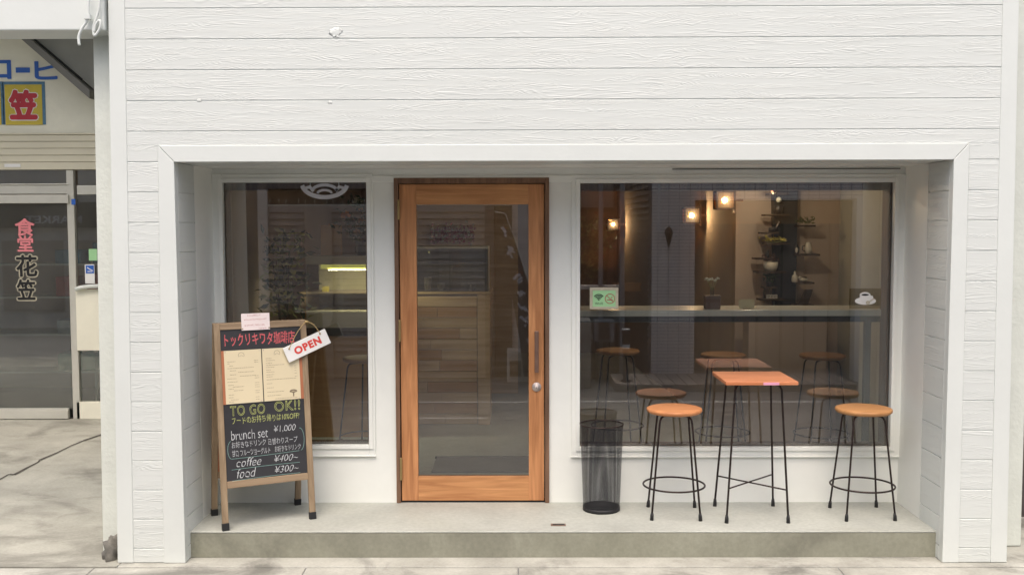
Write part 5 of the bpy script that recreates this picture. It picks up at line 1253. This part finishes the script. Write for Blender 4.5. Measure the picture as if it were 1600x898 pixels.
# --- pale flat building behind the banner
ob_ = thing('plain_building', 'plain pale grey building between the shuttered shop and the alley', 'building', (mir(840, 400, DO).x, YO, GL))
xb0, xb1 = xa1+.01, mir(898, 400, DO).x
MB().box(xb0, xb1, YO-5, YO-.2, GL, 3.8).build('wall', M['facade_gray'], ob_); MB().box(xb0, mir(800, 400, DO).x, YO-.21, YO-.15, GL, 2.2).build('side_door', M['facade_dark'], ob_)
MB().box(xb0, xb1, YO-5.1, YO-.1, 3.8, 3.9).build('roof', M['facade_dark'], ob_)
# banner on a bent pole
t = thing('banner', 'black leaning banner with white brush strokes on a pole across the street', 'banner', (mir(822, 600, DO-.5).x, GY-(DO-.5), GL))
bx = [(775, 334, 14), (786, 380, 20), (795, 430, 26), (803, 480, 34), (812, 530, 44), (818, 585, 52)]
f_ = MB(); st_ = MB(); dd = DO-.5; L_ = [mir(a, b, dd) for a, b, c in bx]; R2_ = [mir(a+c, b, dd) for a, b, c in bx]
for i in range(len(bx)-1):
    f_.hexa([tuple(L_[i+1]), tuple(R2_[i+1]), tuple(R2_[i+1]+Vector((0, -.006, 0))), tuple(L_[i+1]+Vector((0, -.006, 0)))], [tuple(L_[i]), tuple(R2_[i]), tuple(R2_[i]+Vector((0, -.006, 0))), tuple(L_[i]+Vector((0, -.006, 0)))])
f_.build('cloth', M['flag_black'], t)
rnd = random.Random(8); Lw = L_[0]
def fl(a, v):      # along the banner: v 0..1 from top, a 0..1 across
    i = min(len(bx)-2, int(v*(len(bx)-1))); f = v*(len(bx)-1)-i; l = L_[i].lerp(L_[i+1], f); r = R2_[i].lerp(R2_[i+1], f); return l.lerp(r, a)
for v0_ in (.12, .24, .42, .52, .60, .68, .80, .86, .92):
    for k in range(4):
        p = fl(rnd.uniform(.2, .6), v0_+rnd.uniform(-.03, .03)); q_ = fl(rnd.uniform(.3, .8), v0_+rnd.uniform(-.03, .05)); ribbon(st_, [(p.x, p.z), (q_.x, q_.z)], rnd.uniform(.02, .045), (0, p.y+.006, 0), (1, 0, 0), (0, 0, 1))
for f in st_.f: pass
st_.build('brush_strokes', M['flag_white'], t)
MB().tube([tuple(mir(773, 331, dd)), tuple(R2_[0]+Vector((0, -.02, 0))), tuple(R2_[3]+Vector((0.02, -.02, 0))), (R2_[5].x, R2_[5].y-.02, GL+.05)], .012, 8).build('pole', M['aluminium'], t); MB().lathe([(.2, 0), (.2, .08), (.05, .1)], (R2_[5].x, R2_[5].y-.02, GL), 20).build('base', M['ceramic_dark'], t)
# low white box standing in for a parked vehicle, dark squares on its face
t = thing('vehicle_stand_in', 'low white bench-like box with dark squares, stand-in for a parked vehicle before the pale building', 'bench', (mir(815, 600, dd-.3).x, GY-(dd-.3), GL)); dB = DO-.3
q = mr(792, 548, 860, 560, dB); MB().box(q[0], q[1], GY-dB-.4, GY-dB, GL+.0, q[3]).build('body', M['ceramic'], t, bevel=.01)
for i in range(3): MB().box(q[0]+.04+i*.2, q[0]+.2+i*.2, GY-dB-.001, GY-dB+.004, GL+.08, GL+.3).build('dark_square', M['black'], t)
# --- alley with plants, pink wall, posts
al = thing('back_house', 'house at the back of the alley with pink lower wall and grey upper storey', 'building', (mir(930, 300, 13).x, GY-13, GL))
x0, x1 = xb1+.01, 2.6; q = mr(900, 331, 980, 600, 13)
MB().box(x0-2, x1, GY-16, GY-13, GL, q[3]).build('pink_wall', M['petal_white'], al).data.materials[0] = paint('pink_plaster', (.42, .25, .22), .8)
MB().box(x0-2, x1, GY-16, GY-12.9, q[3], q[3]+.08).build('ledge', M['facade_dark'], al); MB().box(x0-2, x1, GY-16, GY-13.02, q[3]+.08, q[3]+.55).build('upper_wall', M['facade_gray'], al); MB().box(x0-2, x1, GY-16, GY-13.05, q[3]+.55, 5.6).build('top_storey', M['facade_dark'], al); MB().box(x0-2.1, x1+.1, GY-16.1, GY-12.7, 5.6, 5.7).build('roof', M['facade_gray'], al)
for i, (a, b, lab) in enumerate(((935.5, 942, 'thin grey post at the left mouth of the alley'), (968, 976, 'thicker grey post beside the corrugated wall'))):
    q = mr(a, 297, b, 640, DO-.2); t = thing('steel_post', lab, 'post', ((q[0]+q[1])/2, GY-DO+.2, GL), 'grey posts of the alley'); MB().box(q[0], q[1], GY-DO+.1, GY-DO+.2, GL, 3.2).build('shaft', M['pipe_gray'], t, bevel=.01); MB().box(q[0]-.02, q[1]+.02, GY-DO+.08, GY-DO+.22, GL, GL+.04).build('base_plate', M['pipe_gray'], t)
def leafy(name, lab, px, py0, py1, d, wpx, n, mats, seed):
    c0_ = mir(px, (py0+py1)/2, d); w = wpx/1600*(6.45+d)/2; hh = (mir(px, py0, d).z-mir(px, py1, d).z)/2; rnd = random.Random(seed)
    t = thing(name, lab, 'plant', (c0_.x, GY-d, GL))
    cl = [(rnd.gauss(0, .5), rnd.gauss(0, .5), rnd.uniform(-.9, .9)) for _ in range(12)]
    ms = [MB() for _ in mats]
    for k in range(n):
        q_ = cl[k % 12]; c = Vector((c0_.x+w*(q_[0]*.7+rnd.gauss(0, .28)), GY-d+w*(q_[1]*.5+rnd.gauss(0, .28)), c0_.z+hh*(q_[2]+rnd.gauss(0, .16)))); ms[rnd.randrange(len(mats))].leaf(c, (rnd.uniform(-1, 1), rnd.uniform(-1, 1), rnd.uniform(-.5, 1)), rnd.uniform(.08, .15), rnd.uniform(.03, .06))
    for m_, mt in zip(ms, mats): m_.build('foliage', M[mt], t)
    for k in range(5): MB().tube([(c0_.x+rnd.uniform(-.05, .05), GY-d, GL), (c0_.x+rnd.uniform(-.3, .3)*w, GY-d, (c0_.z+GL)/2), (c0_.x+rnd.uniform(-.8, .8)*w, GY-d+rnd.uniform(-.1, .1), c0_.z+hh*rnd.uniform(.3, 1.1))], [.03, .02, .006], 6).build('stem', M['bark'], t)
leafy('shrub', 'bushy green shrub at the mouth of the alley', 918, 345, 450, 9.0, 66, 900, ['leaf_green', 'leaf_pale', 'leaf_green'], 4)
leafy('shrub', 'reddish-tipped shrub leaning over the alley post', 946, 335, 420, 10.0, 36, 260, ['petal_pink', 'leaf_green'], 6)
q = mr(903, 446, 968, 452, DO-.1); t = thing('low_wall', 'low grey wall with a coping before the shrubs', 'wall', ((q[0]+q[1])/2, GY-DO, GL)); MB().box(x0, q[1], GY-DO-.05, GY-DO+.1, GL, q[2]).build('body', M['facade_dark'], t); MB().box(x0, q[1]+.02, GY-DO-.08, GY-DO+.13, q[2]+.001, q[3]).build('coping', M['facade_gray'], t)
q = mr(958, 442, 1018, 455, DO+.6); t = thing('timber_beam', 'orange timber beam fixed before the corrugated wall', 'beam', ((q[0]+q[1])/2, GY-DO-.6, 1.0)); MB().box(q[0], q[1], GY-DO-.7, GY-DO-.6, q[2], q[3]).build('beam', M['door_wood_rail'], t)
for xx in (q[0]+.03, q[1]-.08): MB().box(xx, xx+.05, GY-DO-.69, GY-DO-.61, GL, q[2]-.001).build('post', M['jamb_wood'], t)
# stone post and air conditioner
q = mr(900, 500, 924, 612, DO-.9); t = thing('stone_block', 'tall pale stone block at the roadside by the deck', 'block', ((q[0]+q[1])/2, GY-DO+.9, GL)); MB().box(q[0], q[1], GY-DO+.5, GY-DO+.9, GL, q[3]).build('body', M['block_gray'], t, bevel=.02); MB().box(q[0]-.02, q[1]+.02, GY-DO+.48, GY-DO+.92, q[3]-.25, q[3]-.2).build('band', M['block_gray'], t)
q = mr(926, 497, 957, 530, DO-.05); t = thing('air_conditioner', 'outdoor air conditioner unit with a dark grille on the low wall', 'air conditioner', ((q[0]+q[1])/2, GY-DO+.05, q[2])); MB().box(q[0], q[1], GY-DO+.13, GY-DO+.35, q[2], q[3]).build('casing', M['pipe_gray'], t, bevel=.008)
MB().box(q[0]+.06, q[1]-.07, GY-DO+.351, GY-DO+.358, q[2]+.03, q[3]-.03).build('grille', M['black'], t)
for xx in (q[0]+.03, q[1]-.06): MB().box(xx, xx+.03, GY-DO+.13, GY-DO+.35, GL, q[2]-.001).build('foot', M['steel_dark'], t)
# --- tiled portal building
tp = thing('tiled_building', 'building across the street with grey tiled pillar, lintel and dark glazed entrance', 'building', (mir(1150, 400, DO).x, YO, GL))
dP = 7.75; q = mr(1018, 290, 1085, 640, dP)
pil = MB().box(q[0], q[1], GY-dP-.5, GY-dP, GL, 3.8); pil.build('pillar', M['tile_gray'], tp)
q2 = mr(1085, 290, 1450, 312, dP); MB().box(q[1]+.001, q2[1], GY-dP-.3, GY-dP-.01, q2[2], 3.8).build('lintel', M['tile_gray'], tp)
q3 = mr(1336, 312, 1351, 640, dP-.1); MB().box(q3[0], q3[1], GY-dP-.1, GY-dP+.1, GL, q2[2]+.02).build('white_post', M['sign_white'], tp, bevel=.006)
MB().box(q3[1]+.2, q3[1]+2.2, GY-dP-.3, GY-dP-.02, GL, q2[2]).build('side_wall', M['tile_gray'], tp)
MB().box(q[1], q3[1]+.2, GY-dP-1.3, GY-dP-1.2, GL, q2[2]).build('entrance_wall', M['shutter_dark'], tp)
for i in range(7):
    xx = q[1]+.05+i*.36; MB().box(xx, xx+.03, GY-dP-1.19, GY-dP-1.15, GL, q2[2]).build('mullion', M['black'], tp)
MB().box(q[1], q3[1]+.2, GY-dP-1.19, GY-dP-1.14, .75, .80).build('mullion', M['black'], tp); MB().box(q[1]+.06, q3[1], GY-dP-1.3, GY-dP-1.0, 1.92, q2[2]).build('entrance_head', M['counter_wood_orange'], tp)
cw = MB(); z = GL
while z < 3.75: cw.hexa([(q[0]-.06, GY-13, z), (q[0]-.001, GY-13, z), (q[0]-.001, GY-dP-.02, z), (q[0]-.06, GY-dP-.02, z)], [(q[0]-.03, GY-13, z+.085), (q[0]-.001, GY-13, z+.085), (q[0]-.001, GY-dP-.02, z+.085), (q[0]-.03, GY-dP-.02, z+.085)]); z += .09
cw.build('corrugated_side', M['shutter_dark'], tp)
MB().box(q[0], q2[1]+.5, GY-13, GY-dP-1.3, GL, 3.8).build('body', M['facade_dark'], tp); MB().box(q[0]-.1, q2[1]+.6, GY-13.1, GY-dP+.1, 3.8, 3.92).build('roof', M['facade_gray'], tp)
cd = mr(1028, 290, 1031, 362, dP-.02); MB().box(cd[0], cd[1], GY-dP+.001, GY-dP+.02, cd[2], 3.75).build('conduit', M['sign_white'], tp)
a = mir(1045, 370, dP-.12); t = thing('coach_lantern', 'black old-fashioned lantern on the grey tiled pillar', 'lamp', tuple(a))
k = 1/1600*(6.45+dP)
MB().lathe([(.0, -18*k), (1.2*k, -16*k), (2*k, -12*k), (6*k, 4*k), (6.6*k, 5*k), (6.6*k, 7*k), (4*k, 13*k), (1.5*k, 15*k), (0, 17*k)], n=8, smooth=False, cap=False).build('housing', M['black'], t, local=True)
MB().box(-.012, .012, -.14, 0, 4*k, 7*k).build('bracket', M['black'], t, local=True); MB().lathe([(1.8*k, -11*k), (5.4*k, 3.6*k)], n=8, smooth=False, cap=False).build('glass_panes', M['acrylic'], t, local=True)
# deck
d0 = 6.75; q = mr(968, 600, 1330, 616, d0); yb = GY-dP-.0
dk_ = thing('wooden_deck', 'low slatted wooden deck before the tiled building', 'deck', ((q[0]+q[1])/2, GY-d0-.4, GL)); zt = q[3]
bd = MB(); x = q[0]
while x < q[1]: bd.box(x, x+.135, yb+.01, GY-d0, zt-.03, zt); x += .147
bd.build('boards', M['deck_wood'], dk_, bevel=.003); MB().box(q[0], x-.012, GY-d0-.04, GY-d0-.005, GL, zt-.031).build('skirt', M['block_gray'], dk_); MB().box(q[0]-.05, q[0]-.005, yb, GY-d0, GL, zt+.01).build('edge_board', M['deck_wood'], dk_)
a = mir(978, 560, 7.0); t = thing('ash_stand', 'dark cylindrical ashtray stand with a white band on the deck', 'ashtray', (a.x, GY-7.0, zt)); hh = mir(978, 515, 7.0).z-zt
MB().lathe([(.07, 0), (.07, .02), (.035, .03), (.035, hh*.55), (.05, hh*.56), (.05, hh*.93), (.058, hh*.94), (.058, hh)], n=18).build('body', M['ceramic_dark'], t, local=True); MB().lathe([(.0515, hh*.64), (.0515, hh*.72)], n=18, cap=False).build('band', M['sign_white'], t, local=True); MB().lathe([(.056, hh), (.056, hh+.012)], n=18).build('cap', M['sign_white'], t, local=True)
